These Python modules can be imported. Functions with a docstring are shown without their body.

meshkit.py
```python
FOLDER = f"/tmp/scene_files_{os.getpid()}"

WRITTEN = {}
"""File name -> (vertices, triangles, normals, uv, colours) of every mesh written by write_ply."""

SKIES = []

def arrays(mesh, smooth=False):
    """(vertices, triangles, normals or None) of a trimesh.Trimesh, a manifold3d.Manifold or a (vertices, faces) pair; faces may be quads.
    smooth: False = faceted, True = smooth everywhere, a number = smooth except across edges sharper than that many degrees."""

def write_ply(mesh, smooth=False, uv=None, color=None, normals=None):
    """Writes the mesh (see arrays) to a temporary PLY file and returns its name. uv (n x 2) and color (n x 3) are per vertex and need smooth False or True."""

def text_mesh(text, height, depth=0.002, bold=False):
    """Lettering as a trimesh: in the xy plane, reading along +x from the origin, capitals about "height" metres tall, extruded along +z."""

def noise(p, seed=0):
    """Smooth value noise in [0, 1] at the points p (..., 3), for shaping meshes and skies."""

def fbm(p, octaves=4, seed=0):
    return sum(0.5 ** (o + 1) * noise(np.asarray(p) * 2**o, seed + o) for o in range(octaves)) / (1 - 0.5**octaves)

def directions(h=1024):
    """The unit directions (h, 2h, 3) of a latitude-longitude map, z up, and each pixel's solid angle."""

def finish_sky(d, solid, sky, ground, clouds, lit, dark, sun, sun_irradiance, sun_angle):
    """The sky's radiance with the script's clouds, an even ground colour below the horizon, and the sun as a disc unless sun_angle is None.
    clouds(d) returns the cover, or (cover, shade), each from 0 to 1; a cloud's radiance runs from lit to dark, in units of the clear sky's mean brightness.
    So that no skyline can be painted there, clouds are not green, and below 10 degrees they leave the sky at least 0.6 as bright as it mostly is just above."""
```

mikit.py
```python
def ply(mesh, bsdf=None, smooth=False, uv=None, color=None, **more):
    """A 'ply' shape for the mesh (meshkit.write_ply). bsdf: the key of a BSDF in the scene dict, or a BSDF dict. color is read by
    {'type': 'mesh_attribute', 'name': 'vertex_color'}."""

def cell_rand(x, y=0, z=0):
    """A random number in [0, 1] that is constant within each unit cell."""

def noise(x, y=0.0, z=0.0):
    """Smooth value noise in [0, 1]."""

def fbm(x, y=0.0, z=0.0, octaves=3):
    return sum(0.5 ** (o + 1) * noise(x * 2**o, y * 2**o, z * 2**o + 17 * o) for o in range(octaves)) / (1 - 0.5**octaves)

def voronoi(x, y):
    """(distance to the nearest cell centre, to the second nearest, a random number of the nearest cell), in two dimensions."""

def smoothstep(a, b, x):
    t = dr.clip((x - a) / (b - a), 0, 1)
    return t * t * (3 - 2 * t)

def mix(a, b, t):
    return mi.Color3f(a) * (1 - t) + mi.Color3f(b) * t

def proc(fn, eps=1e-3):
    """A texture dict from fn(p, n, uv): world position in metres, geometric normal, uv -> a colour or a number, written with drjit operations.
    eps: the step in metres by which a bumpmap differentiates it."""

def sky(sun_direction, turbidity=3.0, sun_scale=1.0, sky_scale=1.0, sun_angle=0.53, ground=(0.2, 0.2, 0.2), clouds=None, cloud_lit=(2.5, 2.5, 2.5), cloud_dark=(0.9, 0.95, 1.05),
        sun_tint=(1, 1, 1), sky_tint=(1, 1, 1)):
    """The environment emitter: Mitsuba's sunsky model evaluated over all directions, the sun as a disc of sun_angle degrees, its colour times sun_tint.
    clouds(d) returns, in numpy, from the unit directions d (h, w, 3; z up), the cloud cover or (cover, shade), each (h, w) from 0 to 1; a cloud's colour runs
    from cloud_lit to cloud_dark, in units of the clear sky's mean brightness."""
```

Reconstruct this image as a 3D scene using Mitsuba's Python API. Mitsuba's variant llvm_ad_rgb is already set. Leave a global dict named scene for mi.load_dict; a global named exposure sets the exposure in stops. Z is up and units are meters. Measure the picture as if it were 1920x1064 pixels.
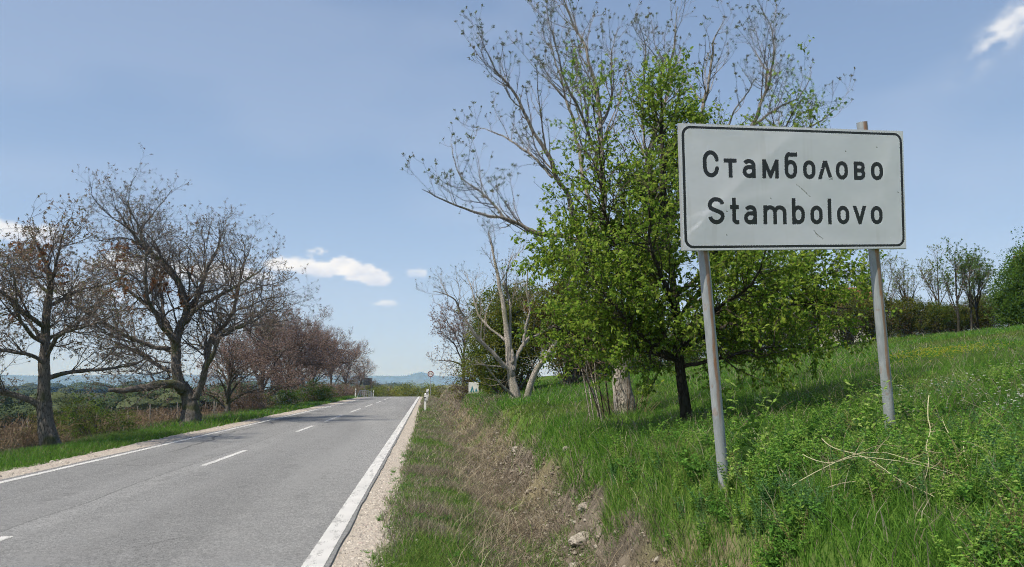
import math
import numpy as np, trimesh, mitsuba as mi, drjit as dr, mikit, meshkit
from mikit import proc, noise, fbm, voronoi, cell_rand, smoothstep, mix
from shapely.geometry import LineString, Polygon, Point, box as sbox
from shapely.ops import unary_union
T = mi.ScalarTransform4f
RNG = np.random.default_rng

# ---------------------------------------------------------------- camera, sky, exposure
scene = {'type': 'scene'}
labels = {}
exposure = 2.0
scene['camera'] = {'type': 'perspective', 'fov': 67.0, 'fov_axis': 'x', 'near_clip': 0.05, 'far_clip': 40000.0,
                   'medium': {'type': 'ref', 'id': 'haze_air'},
                   'to_world': T().look_at(origin=[0, 0, 1.6], target=[1.0658, 9.8613, 1.6 + 1.2723], up=[0, 0, 1])}
SUN = np.array([-0.505, -0.321, 0.801])


def cloud_cover(d):
    az = np.degrees(np.arctan2(d[..., 0], d[..., 1])); el = np.degrees(np.arcsin(np.clip(d[..., 2], -1, 1)))
    near = (el < 40)
    q = np.stack([az * 0.8, el * 1.25, 0 * az], -1)
    n1 = meshkit.fbm(q, 5, 3); n2 = meshkit.fbm(q * 0.35 + 7.3, 4, 11)
    cover = np.zeros_like(az); shade = np.zeros_like(az)

    def puff(a, e, ra, re, k=1.0, flat=0.55):
        nonlocal cover, shade
        de = (el - e) / re
        de = np.where(de < 0, de / flat, de)
        r = np.sqrt(((az - a) / ra) ** 2 + de ** 2)
        m = np.clip((1.02 - r + (n1 - 0.5) * 1.7) / 0.32, 0, 1)
        m = m * m * (3 - 2 * m) * k
        cover = np.maximum(cover, m)
        shade = np.where(m > 0.05, np.maximum(shade, np.clip(0.30 - de * 0.5 + (n1 - .5) * 1.3, 0, 0.75)), shade)
    for a, e, ra, re in [(-10.2, 8.1, 1.7, .6), (-9.0, 8.1, 1.6, .8), (-7.8, 8.15, 1.7, 1.15), (-6.4, 7.95, 1.8, 1.0), (-5.2, 7.65, 1.8, .9), (-4.2, 7.4, 1.5, .7)]:
        puff(a, e, ra, re)
    puff(-0.7, 7.95, 0.8, .5, 0.6); puff(-3.4, 5.75, 1.1, .42, 0.62)
    puff(-15.5, 7.3, 4.0, .9, 0.85); puff(-20.5, 7.6, 3.0, 1.0, 0.75); puff(-27.5, 9.3, 3.4, 1.2, 0.85); puff(-24.0, 5.5, 3.5, 0.7, .6)
    ws = np.clip((meshkit.fbm(np.stack([az * 1.1 - el * .8, el * 1.5 + az * .3, 0 * az], -1), 5, 51) - .33) * 2.2, 0, 1)
    wb = np.exp(-(((az - 40.2) * .80 + (el - 21.7) * .60) / 2.4) ** 2 - ((-(az - 40.2) * .60 + (el - 21.7) * .80) / .75) ** 2)
    cover = np.maximum(cover, np.clip(wb * 1.5 * ws, 0, .75))
    for k in range(46):                                     # fair-weather puffs all round the rest of the sky
        r = RNG(900 + k); a = r.uniform(48, 318); a = a if a < 180 else a - 360
        e = r.uniform(6, 35); s = r.uniform(1.2, 4.5)
        puff(a, e, s * 1.6, s * 0.55, .85)
    streak = np.clip((meshkit.fbm(np.stack([az * .05 + el * .03, el * .16 - az * .015, 0 * az], -1), 4, 21) - 0.42) * 0.55, 0, .12)
    veil = .20 + streak + .34 * np.exp(-np.clip(el, 0, 90) / 7.0)                                     # a thin even veil of high cloud
    shade = (shade * cover + veil * (1 - cover)) / np.maximum(cover + veil * (1 - cover), 1e-6)
    cover = cover + veil * (1 - cover)
    return cover, shade


scene['sky'] = mikit.sky(SUN.tolist(), turbidity=2.3, sky_scale=1.06, ground=(0.10, 0.12, 0.06), clouds=cloud_cover,
                         cloud_lit=(3.0, 2.98, 2.95), cloud_dark=(1.85, 2.1, 2.6), sky_tint=(1.04, .965, .965), sun_tint=(.87, .965, 1.10))
scene['haze_air'] = {'type': 'homogeneous', 'albedo': {'type': 'rgb', 'value': [.90, .95, .98]}, 'sigma_t': {'type': 'rgb', 'value': [.00006, .00011, .00019]}}
scene['haze'] = {'type': 'cube', 'to_world': T().translate([0, 0, 25]).scale([8000, 8000, 125]), 'bsdf': {'type': 'null'},
                 'interior': {'type': 'ref', 'id': 'haze_air'}}
labels['haze'] = {'label': 'thin pale spring haze that fades the far hills to blue', 'category': 'haze', 'kind': 'stuff'}


# ---------------------------------------------------------------- helpers
def numbered(k):
    if k not in scene and k not in labels and not any(s.startswith(k + '__') for s in scene):
        return k
    i = 1
    while f'{k}_{i:03d}' in scene or f'{k}_{i:03d}' in labels or any(s.startswith(f'{k}_{i:03d}__') for s in scene):
        i += 1
    return f'{k}_{i:03d}'


def thing(name, label, cat, group=None):
    k = numbered(name)
    labels[k] = {'label': label, 'category': cat}
    if group:
        labels[k]['group'] = group
    return k


def put(parent, part, mesh, bsdf, smooth=False, label=None, kind=None, tw=None, **kw):
    k = numbered(parent + '__' + part)
    scene[k] = mikit.ply(mesh, bsdf, smooth=smooth, **kw)
    if tw is not None:
        scene[k]['to_world'] = tw
    if label or kind:
        labels[k] = {a: b for a, b in (('label', label), ('kind', kind)) if b}
    return k


def single(name, label, cat, mesh, bsdf, smooth=False, kind=None, group=None, **kw):
    k = numbered(name)
    scene[k] = mikit.ply(mesh, bsdf, smooth=smooth, **kw)
    labels[k] = {'label': label}
    if kind != 'structure':
        labels[k]['category'] = cat
    if kind:
        labels[k]['kind'] = kind
    if group:
        labels[k]['group'] = group
    return k


def copy_thing(src, label, tw, group=None):
    """The parts of SRC again under the next key, moved by TW."""
    base = src[:-4] if src[-4] == '_' and src[-3:].isdigit() else src
    k = numbered(base)
    labels[k] = {'label': label, 'category': labels[src]['category']}
    if group:
        labels[k]['group'] = group
    for s in [s for s in list(scene) if s.startswith(src + '__')]:
        scene[k + s[len(src):]] = {**scene[s], 'to_world': tw}
        if s in labels:
            labels[k + s[len(src):]] = dict(labels[s])
    return k


class MB:
    """Collects (vertices, triangles, colours) into one mesh."""
    def __init__(s): s.v, s.f, s.c, s.n = [], [], [], 0

    def add(s, v, f, c=(1, 1, 1)):
        v = np.asarray(v, float).reshape(-1, 3); f = np.asarray(f, int).reshape(-1, 3)
        c = np.broadcast_to(np.asarray(c, float), v.shape)
        s.v.append(v); s.f.append(f + s.n); s.c.append(c); s.n += len(v)
        return s

    def mesh(s): return np.vstack(s.v), np.vstack(s.f)
    def color(s): return np.clip(np.vstack(s.c), 0, 1)


def put_mb(parent, part, mb, bsdf, **kw):
    return put(parent, part, mb.mesh(), bsdf, color=mb.color(), **kw)


def boxm(size, at=(0, 0, 0), bevel=0.0):
    m = trimesh.creation.box(size)
    if bevel:
        import manifold3d as m3
        s = np.array(size) - 2 * bevel
        pts = np.vstack([np.array(list(np.ndindex(2, 2, 2))) * (s + 2 * bevel * np.eye(3)[k]) - (s + 2 * bevel * np.eye(3)[k]) / 2 for k in range(3)])
        h = m3.Manifold.hull_points(pts)
        mm = h.to_mesh(); m = trimesh.Trimesh(mm.vert_properties[:, :3], mm.tri_verts)
    m.apply_translation(at)
    return m


def smooth01(a, b, x):
    t = np.clip((x - a) / (b - a), 0, 1)
    return t * t * (3 - 2 * t)


def tubes(P, R, sides=3, cap=False):
    """Many polylines of equal length as tubes. P (m, k, 3), R (m, k)."""
    P = np.asarray(P, float); R = np.asarray(R, float)
    m, k, _ = P.shape
    t = np.gradient(P, axis=1); t /= np.linalg.norm(t, axis=2, keepdims=True) + 1e-12
    md = P[:, -1] - P[:, 0]; md /= np.linalg.norm(md, axis=1, keepdims=True) + 1e-12
    ax = np.eye(3)[np.argmin(np.abs(md), axis=1)]
    a = np.cross(t, ax[:, None, :]); a /= np.linalg.norm(a, axis=2, keepdims=True) + 1e-9
    b = np.cross(t, a)
    ang = np.arange(sides) * 2 * np.pi / sides
    v = P[:, :, None] + R[:, :, None, None] * (np.cos(ang)[:, None] * a[:, :, None, :] + np.sin(ang)[:, None] * b[:, :, None, :])
    base = (np.arange(m) * k * sides)[:, None, None]
    i, j = np.arange(k - 1)[None, :, None], np.arange(sides)[None, None, :]
    q = [base + i * sides + j, base + i * sides + (j + 1) % sides, base + (i + 1) * sides + (j + 1) % sides, base + (i + 1) * sides + j]
    q = np.stack(np.broadcast_arrays(*q), -1).reshape(-1, 4)
    f = np.vstack([q[:, [0, 1, 2]], q[:, [0, 2, 3]]])
    v = v.reshape(-1, 3)
    if cap:
        caps = []
        for b0 in range(m):
            e = b0 * k * sides + (k - 1) * sides
            caps += [[e, e + s, e + s + 1] for s in range(1, sides - 1)]
            e = b0 * k * sides
            caps += [[e, e + s + 1, e + s] for s in range(1, sides - 1)]
        f = np.vstack([f, caps])
    return v, f


def spline(pts, k):
    p = np.asarray(pts, float)
    d = np.r_[0, np.cumsum(np.linalg.norm(np.diff(p, axis=0), axis=1))]
    from scipy.interpolate import PchipInterpolator
    return PchipInterpolator(d, p)(np.linspace(0, d[-1], k))


def limb(rng, pts, r0, r1, k=22, wob=0.02):
    """A hand-laid limb: points -> (k, 3) and radii, with a little natural wobble."""
    P = spline(pts, k)
    L = np.linalg.norm(np.diff(P, axis=0), axis=1).sum()
    w = np.cumsum(rng.normal(0, 1, (k, 3)), axis=0); w -= np.linspace(0, 1, k)[:, None] * w[-1]
    P = P + w * wob * L / k
    t = np.linspace(0, 1, k)
    return P, r0 * (1 - t) ** 0.8 + r1


def spawn(rng, P, R, spacing, t0=.15, t1=1.0, ang=(30, 65), lr=.45, lmin=.1, nseg=6, up=.12, wob=.16, rk=.7, rl=.02, rmin=.003, lmax=9, zflat=0.0):
    """Children of the polylines P (m, k, 3), R (m, k): (P', R')."""
    m, k, _ = P.shape
    L = np.linalg.norm(np.diff(P, axis=1), axis=2).sum(1)
    cnt = np.maximum(0, (L * (t1 - t0) / spacing + rng.random(m)).astype(int))
    idx = np.repeat(np.arange(m), cnt)
    n = len(idx)
    if n == 0:
        return np.zeros((0, nseg + 1, 3)), np.zeros((0, nseg + 1))
    t = rng.uniform(t0, t1, n)
    x = t * (k - 1); i = np.minimum(x.astype(int), k - 2); fr = (x - i)[:, None]
    p = P[idx, i] * (1 - fr) + P[idx, i + 1] * fr
    r = R[idx, i] * (1 - fr[:, 0]) + R[idx, i + 1] * fr[:, 0]
    tan = P[idx, i + 1] - P[idx, i]; tan /= np.linalg.norm(tan, axis=1, keepdims=True) + 1e-9
    perp = rng.normal(0, 1, (n, 3)); perp[:, 2] *= (1 - zflat); perp[:, 2] += .15
    perp -= (perp * tan).sum(1, keepdims=True) * tan; perp /= np.linalg.norm(perp, axis=1, keepdims=True) + 1e-9
    a = np.radians(rng.uniform(*ang, n))[:, None]
    d = np.cos(a) * tan + np.sin(a) * perp
    ln = np.clip(L[idx] * lr * (1.15 - .75 * t) * rng.uniform(.6, 1.25, n) + lmin, 0, lmax)
    out = [p]
    for s in range(nseg):
        d = d + rng.normal(0, wob, (n, 3)) + np.array([0, 0, up])
        d /= np.linalg.norm(d, axis=1, keepdims=True)
        p = p + d * (ln / nseg)[:, None]
        out.append(p)
    r0 = np.maximum(np.minimum(r * rk, ln * rl + .001), rmin)
    tt = np.linspace(0, 1, nseg + 1)
    return np.stack(out, 1), np.maximum(r0[:, None] * (1 - .7 * tt), rmin * .7)


def leaf_quads(rng, p, d, L, W, col, droop=0.0, jit=.15, six=False, facing=.65):
    """Leaves at p (n, 3) pointing along d (n, 3); diamond or six-cornered blades folded along the midrib. Returns v, f, c."""
    n = len(p)
    d = d / (np.linalg.norm(d, axis=1, keepdims=True) + 1e-9)
    d = d + np.array([0, 0, -droop]); d /= np.linalg.norm(d, axis=1, keepdims=True) + 1e-9
    s = np.cross(d, rng.normal(0, 1, (n, 3)) * .55 + np.array([0, 0, facing])); s /= np.linalg.norm(s, axis=1, keepdims=True) + 1e-9
    u = np.cross(s, d)
    L = np.broadcast_to(L, n)[:, None] * rng.uniform(.7, 1.25, (n, 1)); W = np.broadcast_to(W, n)[:, None] * rng.uniform(.75, 1.2, (n, 1)) * .5
    fold = u * W * rng.uniform(.1, .7, (n, 1))
    if six:
        V = np.stack([p, p + d * L * .35 + s * W + fold, p + d * L * .72 + s * W * .72 + fold * .5, p + d * L - u * L * .12, p + d * L * .72 - s * W * .72 + fold * .5, p + d * L * .35 - s * W + fold], 1)
        F = np.array([[0, 1, 5], [1, 2, 4], [1, 4, 5], [2, 3, 4]])
    else:
        V = np.stack([p, p + d * L * .5 + s * W + fold, p + d * L, p + d * L * .5 - s * W + fold], 1)
        F = np.array([[0, 1, 2], [0, 2, 3]])
    k = V.shape[1]
    f = (F[None] + (np.arange(n) * k)[:, None, None]).reshape(-1, 3)
    c = np.broadcast_to(np.asarray(col, float), (n, 3)) * rng.uniform(1 - jit, 1 + jit, (n, 1))
    return V.reshape(-1, 3), f, np.repeat(c, k, axis=0)


def pick(rng, n, cols, w=None):
    cols = np.asarray(cols, float)
    return cols[rng.choice(len(cols), n, p=None if w is None else np.asarray(w) / np.sum(w))]


def tips(P):
    d = P[:, -1] - P[:, -2]
    return P[:, -1], d / (np.linalg.norm(d, axis=1, keepdims=True) + 1e-9)


def along(rng, P, spacing, t0=0.1):
    """Random points and directions along polylines."""
    m, k, _ = P.shape
    L = np.linalg.norm(np.diff(P, axis=1), axis=2).sum(1)
    idx = np.repeat(np.arange(m), np.maximum(1, (L / spacing + rng.random(m)).astype(int)))
    x = rng.uniform(t0, 1, len(idx)) * (k - 1); i = np.minimum(x.astype(int), k - 2); fr = (x - i)[:, None]
    p = P[idx, i] * (1 - fr) + P[idx, i + 1] * fr
    d = P[idx, i + 1] - P[idx, i]
    return p, d / (np.linalg.norm(d, axis=1, keepdims=True) + 1e-9)


def rand_dirs(rng, n):
    d = rng.normal(0, 1, (n, 3)); return d / np.linalg.norm(d, axis=1, keepdims=True)


# ---------------------------------------------------------------- materials
def rgb(*c): return {'type': 'rgb', 'value': list(c)}
VC = {'type': 'mesh_attribute', 'name': 'vertex_color'}
scene['leaf_surface'] = {'type': 'principledthin', 'base_color': VC, 'roughness': .32, 'diff_trans': 1.15, 'eta': 1.5}
scene['blade_surface'] = {'type': 'principledthin', 'base_color': VC, 'roughness': .5, 'diff_trans': .85, 'eta': 1.4}
scene['matte'] = {'type': 'twosided', 'bsdf': {'type': 'diffuse', 'reflectance': VC}}


def bark_col(dark, pale, moss, s=1.0):
    def fn(p, n, uv):
        w = fbm(p.x * 3 * s, p.y * 3 * s, p.z * 1.2 * s) * 1.2
        a, b, r = voronoi((p.x + p.y * .7 + w * .08) * 22 * s, (p.z + w * .15) * 5 * s)
        crack = smoothstep(.02, .22, b - a)
        g = fbm(p.x * 40, p.y * 40, p.z * 25)
        c = mix(dark, pale, dr.clip(crack * .7 + g * .5 - .1, 0, 1))
        m = smoothstep(.52, .68, fbm(p.x * 2.1 + 9, p.y * 2.1, p.z * 1.7))
        return mix(c, mi.Color3f(moss) * (.7 + .6 * g), m * .75)
    return fn


def bark_h(s=1.0):
    def fn(p, n, uv):
        w = fbm(p.x * 3 * s, p.y * 3 * s, p.z * 1.2 * s) * 1.2
        a, b, r = voronoi((p.x + p.y * .7 + w * .08) * 22 * s, (p.z + w * .15) * 5 * s)
        return smoothstep(.0, .25, b - a) * .02 + fbm(p.x * 40, p.y * 40, p.z * 25) * .008
    return fn


def add_bark(k, dark, pale, moss, s=1.0):
    scene[k] = {'type': 'twosided', 'bsdf': {'type': 'bumpmap', 'arbitrary': proc(bark_h(s), eps=.004), 'scale': 1.0,
                'bsdf': {'type': 'diffuse', 'reflectance': proc(bark_col(dark, pale, moss, s))}}}


add_bark('bark_dark', (.05, .045, .04), (.19, .172, .155), (.075, .085, .035))
add_bark('bark_pale', (.22, .185, .155), (.50, .455, .40), (.27, .26, .19), 2.4)
add_bark('bark_grey', (.10, .088, .076), (.31, .28, .245), (.13, .13, .09))
add_bark('bark_pear', (.03, .026, .022), (.075, .066, .056), (.045, .045, .03), 1.6)


def ground_col(p, n, uv):
    x, y = p.x, p.y
    w = (fbm(x * 1.3, y * 1.3) - .5) * .7 + (fbm(x * 6, y * 6) - .5) * .3
    g = fbm(x * 9, y * 9, 0, 4); big = fbm(x * .35, y * .35)
    fine = fbm(x * 45, y * 45)
    soil = mix((.075, .064, .052), (.23, .195, .155), dr.clip(g * 1.3 - .2 + (fine - .5) * .6, 0, 1))
    straw = mix((.14, .12, .075), (.24, .21, .125), g)
    green = mix((.045, .095, .016), (.10, .175, .032), dr.clip(g * .8 + big * .5 - .15, 0, 1))
    green = mix(green, mi.Color3f(.125, .125, .045), smoothstep(.5, .72, fbm(x * .6 + 5, y * .25)) * .55)
    verge = mix(soil, green, .35 + .4 * smoothstep(.3, .7, fbm(x * 6 + 3, y * 5)))
    c = mix(verge, mix(soil, straw, smoothstep(.4, .6, big)), smoothstep(.6, .85, x + w * .6))
    c = mix(c, green, smoothstep(1.95, 2.2, x + w * .8 - smoothstep(35, 60, y) * 1.2))
    gravel = mix((.30, .265, .225), (.50, .45, .39), dr.clip(fbm(x * 60, y * 60) * 1.4 - .2, 0, 1))
    c = mix(gravel, c, smoothstep(-.5, -.32, x + w * .35))
    left = mix(mix(soil, straw, .5), green, smoothstep(.35, .5, fbm(x * .8, y * .3) + .1))
    c = dr.select(x < -6.0, mix(left, gravel, smoothstep(-8.2, -7.8, x + w * .5)), c)
    # the lower fields to the left and beyond
    cell = cell_rand(dr.floor((x + .25 * y) / 70), dr.floor((y - .15 * x) / 46), 3)
    field = mix((.085, .10, .045), (.19, .185, .105), cell)
    field = mix(field, mi.Color3f(.14, .11, .075), dr.select(cell > .72, .8, 0.) * smoothstep(.3, .6, fbm(x * .15, y * .15)))
    vine = mix((.12, .085, .058), (.10, .105, .045), smoothstep(.45, .6, fbm(x * .5, y * .5)))
    c = dr.select(x < -10.5, mix(c, vine, smoothstep(10.5, 12.5, -x + w)), c)
    c = dr.select((x < -40) | (y > 130), field * (.75 + .5 * fbm(x * .04, y * .04)), c)
    return c


scene['ground_surface'] = {'type': 'diffuse', 'reflectance': proc(ground_col)}


def asphalt_col(p, n, uv):
    x, y = p.x, p.y
    a, b, r = voronoi(x * 85, y * 85)
    a2, b2, r2 = voronoi(x * 34 + 7, y * 34)
    stone = .65 + .55 * r + .35 * (r2 - .5)
    c = mix((.15, .15, .148), (.20, .20, .197), fbm(x * .9, y * .12)) * stone
    c = c * (.9 + .2 * fbm(x * 5, y * 5))
    worn = smoothstep(.42, .6, fbm(x * 1.6 + 3, y * .05))
    c = mix(c, c * 1.12, worn)
    track = dr.maximum(dr.maximum(dr.exp(-dr.square((x + 1.75) / .33)), dr.exp(-dr.square((x + 3.45) / .33))), dr.maximum(dr.exp(-dr.square((x + 4.95) / .33)), dr.exp(-dr.square((x + 6.4) / .3))))
    c = mix(c, mi.Color3f(.195, .195, .193) * (.85 + .3 * r), track * .35 * smoothstep(.3, .6, fbm(x * 2, y * .08 + 3)))
    spot = smoothstep(.70, .76, fbm(x * 2.3 + 5, y * 1.1, 0, 4))
    c = mix(c, c * .84, spot)
    edge = smoothstep(.62, .72, fbm(x * .8 + 11, y * .22 + 4) - dr.abs(x + 6.2) * .1)       # dark bitumen bleeding along the far lane
    c = mix(c, mi.Color3f(.085, .085, .085), edge * .65)
    # sealed cracks that wander along the lane and a few across
    wx = (fbm(y * .35, 3) - .5) * 1.0 + (fbm(y * 2.2, 9) - .5) * .16
    on = smoothstep(.42, .52, fbm(y * .12 + 2, 5.5))
    k1 = 1 - smoothstep(.008, .022, dr.abs(x + 4.62 + wx * .18))
    k2 = (1 - smoothstep(.02, .06, dr.abs(x + 6.2 + wx * .8))) * on
    wy = (fbm(x * .7, 4) - .5) * 1.6 + (fbm(x * 4, 8) - .5) * .2
    yy = (y + wy) / 6.5
    k3 = (1 - smoothstep(.002, .006, dr.abs(yy - dr.floor(yy) - .5))) * smoothstep(.5, .56, cell_rand(dr.floor(yy), 3)) * smoothstep(-4.0, -5.0, x)
    return mix(c, mi.Color3f(.05, .05, .05), dr.clip(dr.maximum(dr.maximum(k1 * .55, k2 * .75), k3 * .8), 0, 1))


scene['asphalt'] = {'type': 'bumpmap', 'arbitrary': proc(lambda p, n, uv: voronoi(p.x * 85, p.y * 85)[0] * .004, eps=.003), 'scale': 1.0,
                    'bsdf': {'type': 'principled', 'base_color': proc(asphalt_col), 'roughness': .75, 'specular': .35}}


def paint_col(p, n, uv):
    g = fbm(p.x * 70, p.y * 70)
    wear = smoothstep(.56, .68, fbm(p.x * 14, p.y * 5) * .6 + g * .42)
    return mix(mi.Color3f(.56, .555, .54) * (.88 + .2 * fbm(p.x * 3, p.y * 3)), mi.Color3f(.30, .30, .29), wear * .8)


scene['road_paint'] = {'type': 'diffuse', 'reflectance': proc(paint_col)}
scene['pebble'] = {'type': 'diffuse', 'reflectance': VC}


def stone_col(p, n, uv):
    return mix((.20, .175, .145), (.42, .385, .33), dr.clip(fbm(p.x * 18, p.y * 18, p.z * 18) * 1.5 - .25, 0, 1))


scene['stone_surface'] = {'type': 'diffuse', 'reflectance': proc(stone_col)}


def plate_col(p, n, uv):
    g = fbm(uv.x * 9, uv.y * 9); f = fbm(uv.x * 60, uv.y * 60)
    c = mi.Color3f(.66, .665, .70) * (.93 + .1 * g + .04 * f)
    run = smoothstep(.62, .8, fbm(uv.x * 30, uv.y * 1.5)) * .16
    return mix(c, mi.Color3f(.42, .40, .36), run)


scene['sign_sheeting'] = {'type': 'twosided', 'bsdf': {'type': 'principled', 'base_color': proc(plate_col), 'roughness': .38, 'specular': .45}}
scene['black_vinyl'] = {'type': 'twosided', 'bsdf': {'type': 'principled', 'base_color': rgb(.018, .019, .022), 'roughness': .42, 'specular': .5}}
scene['bare_scratch'] = {'type': 'twosided', 'bsdf': {'type': 'diffuse', 'reflectance': rgb(.16, .17, .16)}}
scene['bare_metal'] = {'type': 'twosided', 'bsdf': {'type': 'principled', 'base_color': rgb(.36, .37, .37), 'roughness': .5, 'metallic': .4}}


def post_col(p, n, uv):
    g = fbm(p.x * 30, p.y * 30, p.z * 7)
    zinc = mix((.25, .275, .29), (.39, .415, .43), dr.clip(g * 1.4 - .2, 0, 1))
    side = uv.x + (fbm(p.z * 6, 1.0) - .5) * .05
    wid = .04 + .042 * fbm(p.z * 3.5, 4.0) + .02 * smoothstep(2.2, 2.5, p.z)
    on = 1 - smoothstep(wid * .55, wid, dr.abs(side - .52))
    on = on * smoothstep(1.25, 1.75, p.z + (fbm(p.x * 50, p.z * 4) - .5) * .5)
    spots = smoothstep(.66, .74, fbm(p.x * 26, p.y * 26, p.z * 14))
    r = dr.clip(on * (.45 + .6 * fbm(p.x * 60, p.y * 60, p.z * 16)) + spots * .35, 0, 1)
    return mix(zinc, mix((.22, .095, .04), (.36, .19, .10), g), r)


scene['rusty_zinc'] = {'type': 'principled', 'base_color': proc(post_col), 'roughness': .55, 'metallic': .25, 'specular': .4}
scene['white_plastic'] = {'type': 'twosided', 'bsdf': {'type': 'principled', 'base_color': rgb(.68, .67, .64), 'roughness': .5}}
scene['red_paint'] = {'type': 'twosided', 'bsdf': {'type': 'principled', 'base_color': rgb(.15, .028, .03), 'roughness': .5}}
scene['teal_print'] = {'type': 'twosided', 'bsdf': {'type': 'diffuse', 'reflectance': rgb(.05, .22, .27)}}
scene['dull_zinc'] = {'type': 'twosided', 'bsdf': {'type': 'principled', 'base_color': rgb(.30, .31, .31), 'roughness': .55, 'metallic': .3}}
scene['dark_back'] = {'type': 'twosided', 'bsdf': {'type': 'principled', 'base_color': rgb(.09, .095, .10), 'roughness': .6}}


def render_col(p, n, uv):
    return mi.Color3f(.58, .55, .49) * (.85 + .25 * fbm(p.x * .8, p.y * .8, p.z * .8) + .08 * fbm(p.x * 9, p.y * 9, p.z * 9))


scene['wall_render'] = {'type': 'twosided', 'bsdf': {'type': 'diffuse', 'reflectance': proc(render_col)}}
scene['window_glass'] = {'type': 'principled', 'base_color': rgb(.03, .035, .04), 'roughness': .08, 'specular': .8}


def tile_col(p, n, uv):
    r = cell_rand(dr.floor(p.x * 4), dr.floor(p.z * 9 + p.y * .0), dr.floor(p.y * 4))
    return mix((.24, .085, .05), (.40, .16, .09), r) * (.8 + .4 * fbm(p.x * 2, p.y * 2, p.z * 2))


scene['roof_tile'] = {'type': 'twosided', 'bsdf': {'type': 'diffuse', 'reflectance': proc(tile_col)}}
scene['brown_tile'] = {'type': 'twosided', 'bsdf': {'type': 'diffuse', 'reflectance': proc(lambda p, n, uv: tile_col(p, n, uv) * mi.Color3f(.5, .75, .9))}}
scene['hill_cover'] = {'type': 'diffuse', 'reflectance': proc(lambda p, n, uv: mix((.05, .07, .035), (.12, .12, .07), fbm(p.x * .004, p.y * .004)))}

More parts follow.
